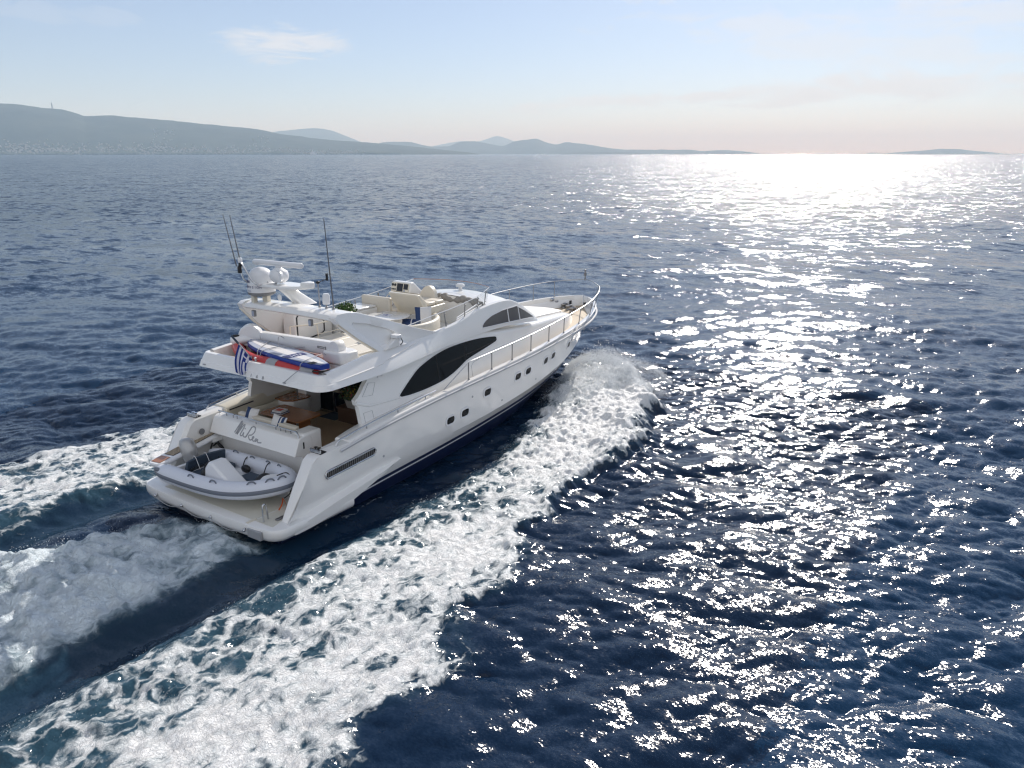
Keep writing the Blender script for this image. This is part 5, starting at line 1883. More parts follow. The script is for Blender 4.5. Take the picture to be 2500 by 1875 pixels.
def build_water_toys():
    K = thing('inflatable_kayak', (2.9, 0.0, 3.52), 'red and grey inflatable kayak lashed under the paddleboard', 'kayak')
    for pts, nm in (([(3.16, 2.14, 3.86), (2.78, 1.55, 3.78), (2.50, 0.7, 3.74), (2.43, -0.4, 3.74), (2.45, -1.2, 3.73), (2.62, -1.80, 3.72)], 0),
                    ([(3.30, 2.10, 3.80), (3.45, 1.5, 3.72), (3.46, 0.5, 3.70), (3.46, -0.6, 3.70), (3.2, -1.3, 3.68), (2.85, -1.75, 3.67)], 1)):
        p = smooth_path(pts, 8)
        tb = G().tube(p, np.interp(np.linspace(0, 1, len(p)), [0, 0.08, 0.5, 0.92, 1], [0.11, 0.16, 0.18, 0.16, 0.09]), 14).build('side_tube', M['red'], K, sharp=60)
        for a, b in ((0.54, 0.60), (0.85, 0.92)):
            i0, i1 = int(a * len(p)), int(b * len(p)) + 1
            G().tube(p[i0:i1 + 1], 0.186, 14).build('grey_band', M['redgrey'], tb, sharp=60)
        if nm == 0:
            for txt, y, mm in (('PRO', -0.16, 0), ('K2', -0.80, 0)):
                lettering(txt, 0.11, frame((2.295, y, 3.81), (-0.02, -1, 0), (0.55, 0, 0.83)), 'tube_lettering', M['redgrey'], tb)
    G().ball((2.75, -1.85, 3.66), 0.16, 10, (1.2, 1.1, 0.7)).build('bow_cap', M['redgrey'], K)
    G().tube(smooth_path([(2.50, -1.45, 3.80), (2.44, -1.7, 3.79), (2.52, -1.95, 3.79), (2.75, -2.05, 3.80)], 5), 0.02, 6).build('carry_handle', M['black'], K)
    G().prism([(2.7, 1.5), (2.7, -1.3), (3.35, -1.0), (3.35, 1.5)], 'z', 3.54, 3.60).build('kayak_floor', M['redgrey'], K)
    G().box(3.28, 3.5, 0.05, 0.55, 3.84, 3.90).build('paddle_blade', M['cream'], K, bevel=0.02)

    S = thing('paddleboard', (2.8, -0.3, 3.9), 'white and blue stand up paddleboard lashed on top of the red kayak', 'paddleboard')
    o, e = Vector((3.16, 1.52, 3.95)), Vector((2.56, -2.10, 3.93))
    ax = (e - o)
    L = ax.length
    m = frame(o, ax, (-ax.y, ax.x, 0))      # x along the board, y towards the bow
    if (m.to_3x3() @ Vector((0, 0, 1))).z < 0:
        m = m @ Matrix.Rotation(math.pi, 4, 'X')
    us = np.linspace(0, 1, 34)
    wid = 0.42 * np.clip(np.sin(np.pi * np.clip(us, 0, 1) ** 0.92), 0, 1) ** 0.42
    wid[-1] = 0.14
    wid[0] = 0.03
    rock = 0.05 * (np.clip(0.25 - us, 0, 1) / 0.25) ** 2
    rows = []
    for u, w, r in zip(us, wid, rock):
        rows.append([(u * L, w * a, r + z) for a, z in ((-0.93, 0.062), (-1.0, 0.03), (-1.0, -0.03), (-0.9, -0.065), (0.9, -0.065), (1.0, -0.03), (1.0, 0.03), (0.93, 0.062), (0.5, 0.067), (0, 0.068), (-0.5, 0.067))])
    b = G().grid(rows, cv=True, cap=True).xf(m).build('board', M['blue'], S, sharp=50)
    # deck pads: white middle, pale blue flanks
    def pad(a0, a1, u0, u1, mat, z, name):
        g = G()
        R = []
        for u in np.linspace(u0, u1, 26):
            w = float(np.interp(u, us, wid))
            r = float(np.interp(u, us, rock))
            R.append([(u * L, w * a, r + z) for a in np.linspace(a0, a1, 5)])
        return g.grid(R).xf(m).build(name, mat, b)
    pad(-0.90, 0.90, 0.012, 0.985, M['boardgrey'], 0.0715, 'deck_pad')
    w1 = M['board']
    pad(-0.36, 0.36, 0.03, 0.97, w1, 0.0745, 'white_stripe')
    flip = 1 if (m @ Vector((0, 1, 0)) - m @ Vector((0, 0, 0))).x < 0 else -1
    # navy label with block letters, vent pad near the tail
    g = G()
    g.prism([(0.595 * L, -0.80 * 0.42), (0.595 * L, 0.52 * 0.42), (0.605 * L, 0.62 * 0.42), (0.675 * L, 0.62 * 0.42), (0.675 * L, -0.80 * 0.42)] if flip < 0 else
            [(0.595 * L, 0.80 * 0.42), (0.595 * L, -0.52 * 0.42), (0.605 * L, -0.62 * 0.42), (0.675 * L, -0.62 * 0.42), (0.675 * L, 0.80 * 0.42)], 'z', 0.0755, 0.0775)
    g.xf(m).build('label', M['darkblue'], b)
    ex = (m.to_3x3() @ Vector((0, -flip, 0)))
    ey = -(m.to_3x3() @ Vector((1, 0, 0)))
    pos = m @ Vector((0.662 * L, 0.01 * flip, 0.0785))
    lettering('HTF', 0.20, frame(pos, ex, ey), 'label_lettering', M['plastic'], b, depth=0.002)
    g = G()
    g.box(0.885 * L, 0.935 * L, -0.10 + 0.16 * flip, 0.10 + 0.16 * flip, 0.0765, 0.082)
    g.xf(m).build('tail_grip', M['dark'], b)
    for pts in ([(3.62, 1.0, 3.86), (3.45, 1.0, 4.03), (2.62, 0.52, 4.035), (2.46, 0.4, 3.92), (2.22, 0.22, 3.81)],
                [(3.60, -0.35, 4.02), (3.30, -0.26, 4.045), (3.04, 0.23, 4.045), (2.55, 0.28, 4.03), (2.42, 0.25, 3.9), (2.22, 0.22, 3.80)],
                [(3.45, -1.22, 3.9), (3.2, -1.32, 4.03), (2.30, -1.55, 4.025), (2.19, -1.58, 3.88), (2.06, -1.55, 3.81), (1.95, -1.32, 3.60), (1.945, -1.22, 3.53)],
                [(3.04, 0.23, 4.05), (3.2, 0.35, 4.3), (3.5, 0.45, 4.15)]):
        G().tube(smooth_path(pts, 4), 0.011, 5).build('tie_rope', M['rubber'], S)

    T = thing('sea_scooter', (3.1, 1.85, 3.9), 'pale grey underwater scooter with black intake beside the flag', 'sea scooter')
    g = G()
    d = Vector((0.62, -0.66, 0.0)).normalized()
    m = frame((2.95, 1.98, 4.03), d, (0, 0, 1))
    rings = []
    for u, w, h in ((-0.10, 0.10, 0.08), (-0.02, 0.15, 0.14), (0.12, 0.17, 0.16), (0.35, 0.15, 0.12), (0.6, 0.09, 0.06), (0.75, 0.03, 0.03)):
        rings.append([(u, h * math.sin(q), w * math.cos(q)) for q in np.linspace(0, 2 * np.pi, 16, endpoint=False)])
    g.grid(rings, cv=True, cap=True).xf(m)
    bd = g.build('scooter_body', M['plastic'], T, sharp=60)
    g = G()
    g.ball((0.06, 0.13, 0.05), 0.085, 8, (1.3, 0.5, 0.9)).xf(m)
    g.build('intake', M['black'], bd)
    G().tube([(2.95, 1.95, 3.95), (2.98, 1.90, 3.62)], 0.09, 10).build('scooter_keel', M['greyplastic'], bd)


build_water_toys()


def build_flag():
    F = thing('ensign', (2.2, 0.5, 3.8), 'blue and white striped flag with cross canton on a raked staff at the stern', 'flag')
    top, base = Vector((1.80, 0.50, 4.54)), Vector((2.36, 0.46, 3.78))
    st = G().tube([tuple(base), tuple(top)], 0.022, 8).build('flag_staff', M['steel'], F)
    G().tube([tuple(top + (top - base) * 0.03), tuple(top + (base - top) * 0.28)], 0.030, 8).build('staff_sleeve', M['bluecush'], st)
    G().tube([(2.36, 0.46, 3.77), (2.29, 0.465, 3.90)], 0.035, 8).build('staff_socket', M['steel'], st)
    G().ball((2.32, 0.32, 3.86), 0.04, 8).build('socket_lamp', M['plastic'], st)
    nu, nv = 55, 40
    P = np.zeros((nu, nv, 3))
    a, b = np.array(top + (base - top) * 0.30), np.array(base + (top - base) * 0.02)
    c_, d_ = np.array([1.79, 0.47, 3.58]), np.array([2.06, 0.30, 3.41])
    for i in range(nu):
        u = i / (nu - 1)
        for j in range(nv):
            v = j / (nv - 1)
            fold = 0.036 * math.sin(u * 12.5 + v * 1.8 + 0.4) * min(1, v * 2.0 + 0.1)
            t_ = a + (b - a) * u
            q_ = c_ + (d_ - c_) * u
            P[i, j] = t_ + (q_ - t_) * v + np.array([-0.10 * math.sin(math.pi * v) - fold * 0.80, -0.04 * math.sin(math.pi * v) - fold * 0.45, -0.05 * math.sin(u * 6) * v])
    g = G().grid(P)
    me_o = g.build('flag_cloth', [M['flagblue'], M['flagwhite']], F, sharp=180, recalc=False)
    k = 0
    idx = []
    for i in range(nu - 1):
        for j in range(nv - 1):
            u, v = (i + 0.5) / (nu - 1), (j + 0.5) / (nv - 1)
            s = int(u * 9)
            white = s % 2 == 1
            if u > 4 / 9 and v < 0.36:
                cu, cv = (u - 4 / 9) / (5 / 9), v / 0.36
                white = 0.4 < cu < 0.6 or 0.4 < cv < 0.6
            idx.append(1 if white else 0)
    me_o.data.polygons.foreach_set('material_index', np.array(idx, dtype=np.int32))


build_flag()


def foliage(name, centre, rad, n, size, mats, parent, seed, flat=0.8):
    r = np.random.default_rng(seed)
    obs = []
    for mi, (mat, share) in enumerate(mats):
        g = G()
        for k in range(int(n * share)):
            d = r.normal(size=3); d /= np.linalg.norm(d)
            q = np.array(centre) + d * np.array(rad) * (0.55 + 0.45 * r.random() ** 0.5) * (1 + 0.12 * r.normal())
            if q[2] < centre[2] - rad[2] * 0.55: q[2] = centre[2] - rad[2] * 0.5 * r.random()
            a = r.normal(size=3); a /= np.linalg.norm(a)
            b = np.cross(a, d + 0.4 * r.normal(size=3)); b /= np.linalg.norm(b) + 1e-9
            s = size * (0.6 + 0.8 * r.random())
            g.add([q - a * s, q + b * s * 0.45, q + a * s, q - b * s * 0.45], [(0, 1, 2, 3)])
        obs.append(g.build(name if mi == 0 else 'blossom', mat, parent, sharp=180, recalc=False))
    return obs


def build_furniture():
    # cockpit table with its books
    T = thing('cockpit_table', (3.58, 0.62, FLOOR), 'varnished cherry wood table fixed in the aft cockpit', 'table')
    pl = [(x, y) for x, y in rrect(3.12, 4.06, -0.22, 1.46, 0.14, 6)]
    G().prism(pl, 'z', 1.85, 1.90).build('table_top', M['wood'], T, bevel=0.014)
    G().prism([(3.34, 1.18), (3.84, 1.18), (3.84, 0.06), (3.34, 0.06)], 'z', FLOOR, 1.845).build('table_pedestal', M['wood'], T, bevel=0.02)
    G().box(3.325, 3.337, -0.0, 0.10, FLOOR, 1.84).build('pedestal_trim', M['steel'], T)
    for k, (w, h, z, mt, lab) in enumerate(((0.36, 0.40, 1.902, 'bluefab', 'large navy and white book at the bottom of the stack on the cockpit table'), (0.30, 0.33, 1.953, 'paper', 'white book with red cover panel lying on top of a navy book'))):
        b = thing('book', (3.42, 0.86, z), lab, 'book', 'books on the cockpit table')
        b.rotation_euler = (0, 0, 0.10 + 0.05 * k)
        mm = b.rotation_euler.to_matrix().to_4x4()
        mm.translation = b.location
        g = G().box(-w / 2, w / 2, -h / 2, h / 2, 0.0, 0.012).box(-w / 2, w / 2, -h / 2, h / 2, 0.038, 0.048).xf(mm)
        g.build('book_cover', M[mt], b)
        G().box(-w / 2 + 0.006, w / 2 - 0.008, -h / 2 + 0.006, h / 2 - 0.006, 0.013, 0.037).xf(mm).build('page_block', M['whitefab'], b)
        if k:
            G().box(-w * 0.36, w * 0.30, -h * 0.30, h * 0.34, 0.049, 0.052).xf(mm).build('cover_picture', M['redpaper'], b)

    # cushions: two behind the transom, two on the curved sofa
    def cushion(loc, ex, ey, w, h, label, stripe, group):
        c = thing('cushion', loc, label, 'cushion', group)
        m = frame(loc, ex, ey)
        n = 13
        P = []
        for sgn in (1, -1):
            pass
        us = np.linspace(-1, 1, n)
        def z(u, v):
            return 0.085 * (max(0, 1 - u * u) * max(0, 1 - v * v)) ** 0.45
        def xy(u, v):
            return (u * w / 2 * (1 - 0.07 * (1 - v * v) * abs(u) ** 6 * 1.0), v * h / 2 * (1 - 0.07 * (1 - u * u) * abs(v) ** 6))
        g = G()
        g.grid([[(*xy(u, v), z(u, v)) for v in us] for u in us])
        g.grid([[(*xy(u, v), -z(u, v)) for v in us][::-1] for u in us])
        o = g.xf(m).build('cushion_cover', [M['whitefab'], M['bluefab']], c, sharp=60, recalc=False)
        idx = []
        for rep_ in range(2):
            for i in range(n - 1):
                for j in range(n - 1):
                    u = (us[i] + us[i + 1]) / 2
                    idx.append(1 if stripe(u) else 0)
        o.data.polygons.foreach_set('material_index', np.array(idx, dtype=np.int32))
        return c
    cushion((2.62, 1.10, 2.02), (0.1, -1, -0.05), (0.45, 0.05, 1), 0.46, 0.42, 'white cushion with one navy band leaning on the transom bench nearer the gangway', lambda u: u < -0.2, 'striped cushions')
    cushion((2.62, -0.02, 2.00), (0.1, -1, -0.12), (0.45, -0.05, 1), 0.50, 0.42, 'white cushion with two navy bands leaning on the transom bench nearer the cabinet', lambda u: 0.1 < u < 0.35 or 0.45 < u < 0.85, 'striped cushions')
    cushion((7.85, -0.95, 4.24), (0.55, -0.8, 0.05), (0.28, 0.25, 1), 0.54, 0.58, 'upright white and navy cushion on the curved flybridge sofa', lambda u: u < -0.35, 'striped cushions')
    cushion((7.62, -0.52, 3.99), (0.5, -0.8, 0), (0.6, 0.4, 0.3), 0.46, 0.42, 'navy cushion lying flat beside the white round table', lambda u: u < 0.35 or u > 0.5, 'striped cushions')

    # chest, planter, mat near the saloon door
    C = thing('wicker_chest', (5.48, -0.3, FLOOR), 'dark brown wicker chest against the saloon windows', 'chest')
    G().box(5.26, 5.69, -1.25, 0.44, FLOOR, 1.62).build('chest_body', M['wicker'], C, bevel=0.015)
    G().box(5.23, 5.69, -1.28, 0.47, 1.622, 1.68).build('chest_lid', M['wicker'], C, bevel=0.015)
    p = thing('flower_planter', (5.45, -0.25, 1.68), 'stone coloured planter of yellow and red flowers on the wicker chest', 'planter')
    g = G()
    g.grid([[(5.45 + dx, -0.25 + dy, z) for dx, dy in rrect(-0.14 * s, 0.14 * s, -0.42 * s, 0.42 * s, 0.04, 3)] for z, s in ((1.682, 0.85), (1.88, 1.0), (1.90, 1.04), (1.93, 1.04), (1.93, 0.92))], cv=True, cap=True)
    g.build('planter_box', M['pot'], p, sharp=50)
    foliage('foliage', (5.44, -0.25, 2.10), (0.27, 0.58, 0.27), 1500, 0.055, [(M['dleaf'], 0.75), (M['petal'], 0.15), (M['rpetal'], 0.10)], p, 5)
    w = G().prism([(5.22, 1.22), (5.66, 1.22), (5.66, 0.55), (5.22, 0.55)], 'z', FLOOR + 0.003, FLOOR + 0.014).build('door_mat', M['bluecush'], None)
    tag(w, 'dark navy mat on the cockpit teak before the saloon door', 'mat')
    s = thing('boxwood_plant', (6.45, 1.02, FLYF), 'round bright green shrub in a pot against the flybridge cabinet', 'plant')
    G().lathe([(0.13, 0), (0.17, 0.36), (0.18, 0.40), (0.15, 0.40)], (6.45, 1.02, FLYF), n=18).build('plant_pot', M['pot'], s)
    foliage('foliage', (6.45, 1.02, 4.36), (0.33, 0.30, 0.31), 1700, 0.042, [(M['leaf'], 0.7), (M['dleaf'], 0.3)], s, 8)
    # round table with menu card
    R = thing('round_table', (7.38, 0.12, FLYF), 'round white table on the flybridge beside the curved sofa', 'table')
    G().lathe([(0.66, 0.0), (0.69, 0.012), (0.69, 0.03), (0.67, 0.04), (0.02, 0.041)], (7.38, 0.12, 4.165), n=48).build('table_top', M['gel'], R, sharp=50)
    G().lathe([(0.22, 0.0), (0.08, 0.04), (0.06, 0.3), (0.07, 0.66), (0.15, 0.665)], (7.38, 0.12, FLYF), n=16).build('table_leg', M['cream'], R)
    G().add([(6.75, 0.02, 4.2075), (7.9, -0.20, 4.2075), (7.9, -0.195, 4.2075), (6.75, 0.025, 4.2075)], [(0, 1, 2, 3)]).build('leaf_joint', M['rubber'], R)
    cdo = thing('menu_card', (7.36, 0.19, 4.207), 'white square card with blue motif lying on the round table', 'card')
    g = G()
    g.prism([(7.14, 0.30), (7.49, 0.42), (7.57, 0.08), (7.22, -0.04)], 'z', 4.209, 4.213)
    g.build('card_sheet', M['paper'], cdo)
    g = G()
    for k in range(3):
        a = 2.1 * k
        g.lathe([(0.045, 0), (0.045, 0.002), (0.0, 0.0025)], (7.355 + 0.05 * math.cos(a), 0.19 + 0.05 * math.sin(a), 4.2135), n=10)
    g.build('card_motif', M['blue'], cdo)
    # orange strap on the platform, black mooring lines by the gangway
    g = G()
    g.strip(smooth_path([(1.18, -1.72, 0.72), (1.05, -1.82, 0.62), (0.92, -1.84, 0.515)], 6), 0, 0.05, (0.6, -0.6, 0.5))
    g.strip(smooth_path([(1.18, -1.72, 0.72), (1.10, -1.92, 0.63), (1.02, -2.10, 0.52)], 6), 0, 0.05, (0.5, 0.6, 0.5))
    o = g.build('ratchet_strap', M['orange'], None)
    tag(o, 'bright orange strap tying the dinghy bow to the platform', 'strap')
    g = G()
    g.tube(smooth_path([(2.20, 2.18, 1.36), (2.0, 2.15, 1.20), (1.88, 2.12, 0.98), (1.98, 2.14, 0.72), (2.12, 2.05, 0.56), (1.95, 1.9, 0.53)], 6), 0.026, 7)
    g.tube(smooth_path([(2.20, 2.12, 1.28), (2.05, 2.0, 1.12), (2.15, 1.9, 0.98), (2.10, 2.06, 1.14), (2.0, 2.16, 1.05)], 6), 0.024, 7)
    o = g.build('mooring_line', M['rope'], None)
    tag(o, 'tangled black mooring line hanging beside the gangway', 'rope')


build_furniture()


# ================================================================== far shore
def bearing(px):
    return CAM_AZ - math.atan((px - 1250.0) / 1900.0 * math.cos(math.radians(16.52)))


def far_point(px, dist):
    a = bearing(px)
    return CAM[0] + dist * math.cos(a), CAM[1] + dist * math.sin(a)


def hill_mat(name, c1, c2, c3):
    m, t, b = new_mat(name)
    b.inputs['Roughness'].default_value = 0.95
    b.inputs['Specular IOR Level'].default_value = 0.1
    g = N(t, 'ShaderNodeNewGeometry')
    nz = N(t, 'ShaderNodeTexNoise', inp={'Scale': 0.004, 'Detail': 9, 'Roughness': 0.62})
    n2 = N(t, 'ShaderNodeTexNoise', inp={'Scale': 0.03, 'Detail': 6, 'Roughness': 0.7})
    t.links.new(g.outputs['Position'], nz.inputs['Vector'])
    t.links.new(g.outputs['Position'], n2.inputs['Vector'])
    r = N(t, 'ShaderNodeValToRGB')
    r.color_ramp.elements[0].position = 0.36
    r.color_ramp.elements[0].color = (*c1, 1)
    r.color_ramp.elements[1].position = 0.66
    r.color_ramp.elements[1].color = (*c2, 1)
    t.links.new(nz.outputs['Fac'], r.inputs[0])
    r2 = N(t, 'ShaderNodeValToRGB')
    r2.color_ramp.elements[0].position = 0.60
    r2.color_ramp.elements[1].position = 0.70
    t.links.new(n2.outputs['Fac'], r2.inputs[0])
    mx = N(t, 'ShaderNodeMix', data_type='RGBA')
    mx.inputs[7].default_value = (*c3, 1)
    t.links.new(r2.outputs[0], mx.inputs[0])
    t.links.new(r.outputs[0], mx.inputs[6])
    t.links.new(mx.outputs[2], b.inputs['Base Color'])
    return m


HM = hill_mat('scrub_hillside', (0.030, 0.042, 0.034), (0.060, 0.072, 0.055), (0.13, 0.125, 0.105))


def hill(name, sil, dist, depth, seed, shore=0.25, rough=0.10, power=1.0):
    """sil: (photo column, rows above the sea line) of the ridge seen from the drone"""
    px = np.linspace(sil[0][0], sil[-1][0], max(40, int((sil[-1][0] - sil[0][0]) / 4)))
    hh = ci(px, [s[0] for s in sil], [s[1] for s in sil])
    a = np.array([bearing(p) for p in px])
    H = hh / 1900.0 * math.cos(math.radians(16.5)) * dist
    vs = np.concatenate([np.linspace(0, 1, 34), np.linspace(1.08, 2.0, 8)])
    # exact sight line through every ridge pixel
    th = math.radians(16.52)
    yy = 376.0 - hh
    uu, vv = (px - 1250) / 1900.0, (937.5 - yy) / 1900.0
    H = 9.16 + dist * (-math.sin(th) + vv * math.cos(th)) / np.hypot(uu, math.cos(th) + vv * math.sin(th)) - 4.0
    H = np.maximum(H, 1.0)
    P = []
    for v in vs:
        d = dist - depth + depth * v
        f = v ** power if v <= 1 else (2 - v) ** 1.2
        x, y = CAM[0] + d * np.cos(a), CAM[1] + d * np.sin(a)
        nse = fbm(x / (depth * 0.35) + seed, y / (depth * 0.35), seed, 5) - 0.5
        n2 = fbm(x / 90.0 + seed, y / 90.0, seed + 9, 3) - 0.5
        z = H * (f + rough * 4 * nse * f * (1 - min(v, 1)) ** 0.7 * 1.2) + n2 * 9 * min(1, v * 3) * np.minimum(1, H / 60)
        z = np.where(z < 0, z * 0.2, z) - 2.0 * (v < 0.01)
        P.append(np.stack([x, y, z], -1))
    P = np.array(P)
    o = mesh_obj(name, P.reshape(-1, 3), [], HM) if False else None
    nr, nc = P.shape[:2]
    i, j = np.meshgrid(np.arange(nr - 1), np.arange(nc - 1), indexing='ij')
    f = np.stack([i * nc + j, (i + 1) * nc + j, (i + 1) * nc + j + 1, i * nc + j + 1], -1).reshape(-1, 4)
    o = mesh_obj(name, P.reshape(-1, 3), f[:, ::-1].copy(), HM)
    tag(o, kind='structure')
    return px, a, P


k_ = 2500 / 2212
SIL_A = [(-220, 128), (-90, 130), (0, 126), (70, 121), (115, 115), (165, 110), (187, 105), (205, 99), (222, 94), (282, 95), (330, 91), (373, 87), (430, 82), (490, 76), (560, 69), (633, 62), (678, 52), (735, 44), (800, 36), (870, 31), (960, 24), (1017, 18), (1085, 11), (1130, 6), (1172, 1)]
hx = lambda s, d=0: [(x * k_, y * k_ + d) for x, y in s]
MAIN = hill('hill', SIL_A, 7600, 1500, 3, power=0.85)
hill('hill_far', hx([(560, 20), (590, 47), (640, 53), (685, 56), (712, 53), (750, 39), (790, 23), (850, 2)]), 15000, 2600, 5)
hill('hill_far', hx([(800, 14), (830, 26), (855, 27), (885, 27), (910, 21), (935, 17), (965, 17), (1000, 28), (1022, 28), (1055, 23), (1085, 18), (1112, 28), (1140, 32), (1155, 34), (1180, 26), (1200, 21), (1222, 26), (1245, 24), (1270, 21), (1300, 16), (1360, 10), (1420, 10), (1480, 10), (1520, 7), (1560, 9), (1600, 7), (1650, 0.5)]), 11500, 1500, 7)
hill('hill_far', hx([(930, 16), (975, 25), (1000, 28), (1035, 28), (1055, 34), (1074, 39), (1088, 36), (1105, 30), (1150, 14), (1190, 2)]), 19500, 2600, 8)
hill('hill_low', hx([(640, 2), (680, 5), (760, 7), (850, 9), (930, 8), (1000, 6), (1036, 0.3)]), 6900, 300, 9)
hill('hill_low', hx([(1190, 0.3), (1240, 4), (1300, 5), (1350, 5), (1400, 1)]), 9000, 300, 10)
hill('island_far', hx([(1900, 0.5), (1925, 3), (1960, 6), (2000, 9), (2042, 12), (2070, 11), (2100, 8), (2135, 5), (2175, 1)]), 12500, 800, 12)
hill('islet_far', hx([(1862, 0.2), (1876, 3), (1892, 3.5), (1908, 0.2)]), 10500, 200, 13)


def build_far_shore():
    px, a, P = MAIN
    r = np.random.default_rng(4)
    # small pale houses of the shore towns: hundreds, each smaller than a pixel or two
    g = G()
    nr, nc = P.shape[:2]
    cnt = 0
    while cnt < 900:
        c = int(np.interp(r.random(), [0, 1], [int(nc * 0.14), int(nc * 0.80)]))
        clus = vnoise(np.array([c * 0.07]), np.array([3.3]), 4)[0]
        u = r.random()
        if u < 0.66:
            v = int(abs(r.normal(0, 2.6)))
        else:
            v = int(4 + 17 * r.random())
            if clus < 0.6 or px[c] < 330: continue
        if v >= 30: continue
        p = P[v, c] * (1 - (f_ := r.random())) + P[min(v + 1, nr - 1), min(c + 1, nc - 1)] * f_
        w, d, h = r.uniform(6, 13), r.uniform(6, 11), r.uniform(5, 9)
        g.box(p[0] - w / 2, p[0] + w / 2, p[1] - d / 2, p[1] + d / 2, p[2] - 3, p[2] + h)
        cnt += 1
    o = g.build('far_town', pmat('limewash', (0.42, 0.40, 0.37), 0.8, noise=0.3, nscale=0.02), None, recalc=False, sharp=30)
    tag(o, 'pale houses of shore towns scattered over the far hillside', 'town', kind='stuff')
    g = G()
    for k in range(2600):
        c = r.integers(int(nc * 0.1), int(nc * 0.86))
        p = P[0, c] + (P[1, c] - P[0, c]) * r.random() * 1.4
        s = r.uniform(9, 22) * (0.4 + vnoise(np.array([c * 0.09]), np.array([1.0]), 6)[0])
        o_ = len(g.v)
        t = r.uniform(0, 3)
        ring = [(p[0] + s * math.cos(q + t), p[1] + s * math.sin(q + t), 1 + s * 0.2) for q in (0, 1.26, 2.5, 3.77, 5.0)]
        g.add(ring + [(p[0], p[1], s * 1.0)], [(i, (i + 1) % 5, 5) for i in range(5)])
    o = g.build('far_trees', pmat('shore_pines', (0.03, 0.045, 0.025), 0.9), None, recalc=False, sharp=180)
    tag(o, 'dark belt of trees along the far left shore', 'trees', kind='stuff')
    # mast on the ridge
    i = int(np.argmin(np.abs(px - 146)))
    b = P[33, i]
    g = G()
    for k in range(4):
        q = math.pi / 4 + k * math.pi / 2
        g.tube([(b[0] + 6 * math.cos(q), b[1] + 6 * math.sin(q), b[2] - 4), (b[0] + 1.6 * math.cos(q), b[1] + 1.6 * math.sin(q), b[2] + 42)], 1.1, 5)
    for z in (8, 18, 28, 38):
        w = 6 - 4.4 * z / 44
        g.box(b[0] - w, b[0] + w, b[1] - w, b[1] + w, b[2] + z, b[2] + z + 1.6)
    g.tube([(b[0], b[1], b[2] + 40), (b[0], b[1], b[2] + 54)], 1.0, 5)
    o = g.build('radio_mast', M['greyplastic'], None)
    tag(o, 'tiny lattice radio mast on the crest of the left hill', 'mast')
    # white ferry in front of the shore
    x, y = far_point(765, 5200)
    f = thing('ferry', (x, y, 0), 'small white ship far off under the hills', 'ship')
    m = frame((x, y, 0), (math.cos(bearing(765) - 1.1), math.sin(bearing(765) - 1.1), 0), (-math.sin(bearing(765) - 1.1), math.cos(bearing(765) - 1.1), 0))
    g = G()
    g.grid([[(u, -w, 7), (u, -w * 0.7, 0), (u, w * 0.7, 0), (u, w, 7)] for u, w in ((-20, 5), (-8, 6), (8, 5.5), (16, 3.4), (22, 0.3))], cv=True, cap=True)
    g.xf(m).build('ship_hull', M['plastic'], f)
    G().box(-16, 8, -4.5, 4.5, 7, 13).box(-12, 4, -4, 4, 13.02, 18).xf(m).build('ship_house', M['plastic'], f)
    G().box(-9, -4, -2, 2, 18.02, 30).xf(m).build('ship_funnel', M['plastic'], f)


build_far_shore()


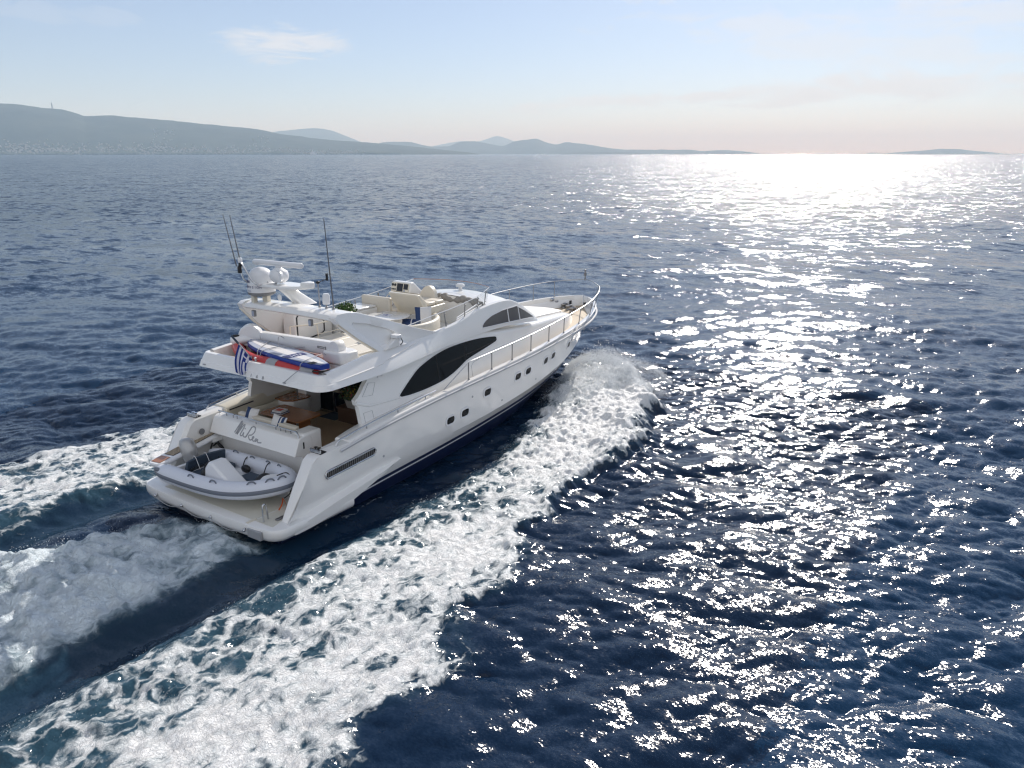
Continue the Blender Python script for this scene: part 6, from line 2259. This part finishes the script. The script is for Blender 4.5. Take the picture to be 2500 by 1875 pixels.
# ================================================================== spray thrown up by the hull
def build_spray():
    r = np.random.default_rng(21)
    m, t, b = new_mat('spray_water')
    out = t.nodes['Material Output']
    df = N(t, 'ShaderNodeBsdfDiffuse')
    tl = N(t, 'ShaderNodeBsdfTranslucent')
    df.inputs[0].default_value = tl.inputs[0].default_value = (0.93, 0.965, 1.0, 1)
    ms = N(t, 'ShaderNodeMixShader', inp={0: 0.6})
    t.links.new(df.outputs[0], ms.inputs[1])
    t.links.new(tl.outputs[0], ms.inputs[2])
    tp = N(t, 'ShaderNodeBsdfTransparent')
    m2 = N(t, 'ShaderNodeMixShader', inp={0: 0.45})
    t.links.new(ms.outputs[0], m2.inputs[1])
    t.links.new(tp.outputs[0], m2.inputs[2])
    t.links.new(m2.outputs[0], out.inputs['Surface'])

    def drops(P, S, name, label):
        n = len(P)
        d = r.normal(size=(n, 4, 3))
        d /= np.linalg.norm(d, axis=2)[..., None]
        V = (P[:, None, :] + d * S[:, None, None]).reshape(-1, 3)
        i = np.arange(n)[:, None] * 4
        F = np.concatenate([i + [0, 1, 2], i + [0, 2, 3], i + [0, 3, 1], i + [1, 3, 2]])
        o = mesh_obj(name, V, F.astype(np.int32), m)
        return tag(o, label, 'spray', kind='stuff')
    P, S = [], []
    for side in (-1, 1):
        n = 110000 if side < 0 else 20000
        x0 = 12.5 + 6.3 * r.random(n) ** 0.42
        y0 = np.array(ci(x0, [12, 14, 16, 17.5, 18.9], [2.2, 1.8, 1.2, 0.62, 0.15]))
        tt = r.random(n) ** 0.8
        reach = np.interp(x0, [12.5, 15, 17, 18.8], [1.4, 2.8, 4.2, 4.6]) * (0.65 + 0.7 * fbm(x0 * 1.6, tt * 2, 77, 2))
        amp = np.interp(x0, [12.5, 14.5, 16.5, 18.2, 18.8], [0.15, 0.26, 0.50, 0.72, 0.62]) * (0.45 + 1.1 * fbm(x0 * 2.4, tt * 2.2 + 5, 78, 3))
        y = y0 + 0.05 + tt * reach
        z = 0.22 + amp * 4 * tt * (1 - tt) ** 0.8 * (0.30 + 0.70 * r.random(n) ** 0.6) + 0.12 * r.random(n) + np.where(r.random(n) < 0.08, 0.35 * r.random(n), 0)
        x = x0 - tt * 0.9 + 0.1 * r.normal(size=n)
        P.append(np.stack([x, side * y, z], -1))
        S.append(np.where(r.random(n) < 0.06, r.uniform(0.018, 0.035, n), r.uniform(0.005, 0.015, n)))
    # chop thrown off the lumps of the foam band and the wash
    n = 26000
    x = r.uniform(-13, 14, n)
    s = np.interp(x, WK_X, WK_IN) + r.random(n) * (np.interp(x, WK_X, WK_OUT) - np.interp(x, WK_X, WK_IN))
    y = -s
    k = r.random(n) < 0.35
    x = np.where(k, r.uniform(-12, 0.2, n), x)
    y = np.where(k, r.normal(0, 1.1, n), y)
    h, flds = wake_height(x, y)
    cl = fbm(x * 1.4, y * 1.4, 88, 3)
    keep = (cl > 0.52) & (np.maximum(flds[4], flds[5]) > 0.4)
    z = h + 0.04 + np.abs(r.normal(0, 0.07, n)) * (1 + 1.2 * k)
    P.append(np.stack([x, y, z], -1)[keep])
    S.append(r.uniform(0.006, 0.018, n)[keep])
    drops(np.concatenate(P), np.concatenate(S), 'bow_spray', 'fine white spray thrown up along the bow and over the wake')


build_spray()

def build_haze():
    m = bpy.data.materials.new('haze_air')
    m.use_nodes = True
    t = m.node_tree
    t.nodes.clear()
    out = N(t, 'ShaderNodeOutputMaterial')
    pv = N(t, 'ShaderNodeVolumePrincipled')
    pv.inputs['Color'].default_value = (0.56, 0.78, 1.0, 1)
    pv.inputs['Absorption Color'].default_value = (1, 1, 1, 1)
    pv.inputs['Density'].default_value = 1.05e-4
    pv.inputs['Anisotropy'].default_value = 0.0
    t.links.new(pv.outputs[0], out.inputs['Volume'])
    e, b, h = 32000.0, -3.0, 640.0
    v = [(-e, -e, b), (e, -e, b), (e, e, b), (-e, e, b), (-e, -e, h), (e, -e, h), (e, e, h), (-e, e, h)]
    f = [(0, 3, 2, 1), (4, 5, 6, 7), (0, 1, 5, 4), (1, 2, 6, 5), (2, 3, 7, 6), (3, 0, 4, 7)]
    tag(mesh_obj('haze', v, f, m, smooth=False), 'pale blue sea haze fading the far hills and horizon', 'haze', kind='stuff')


build_haze()
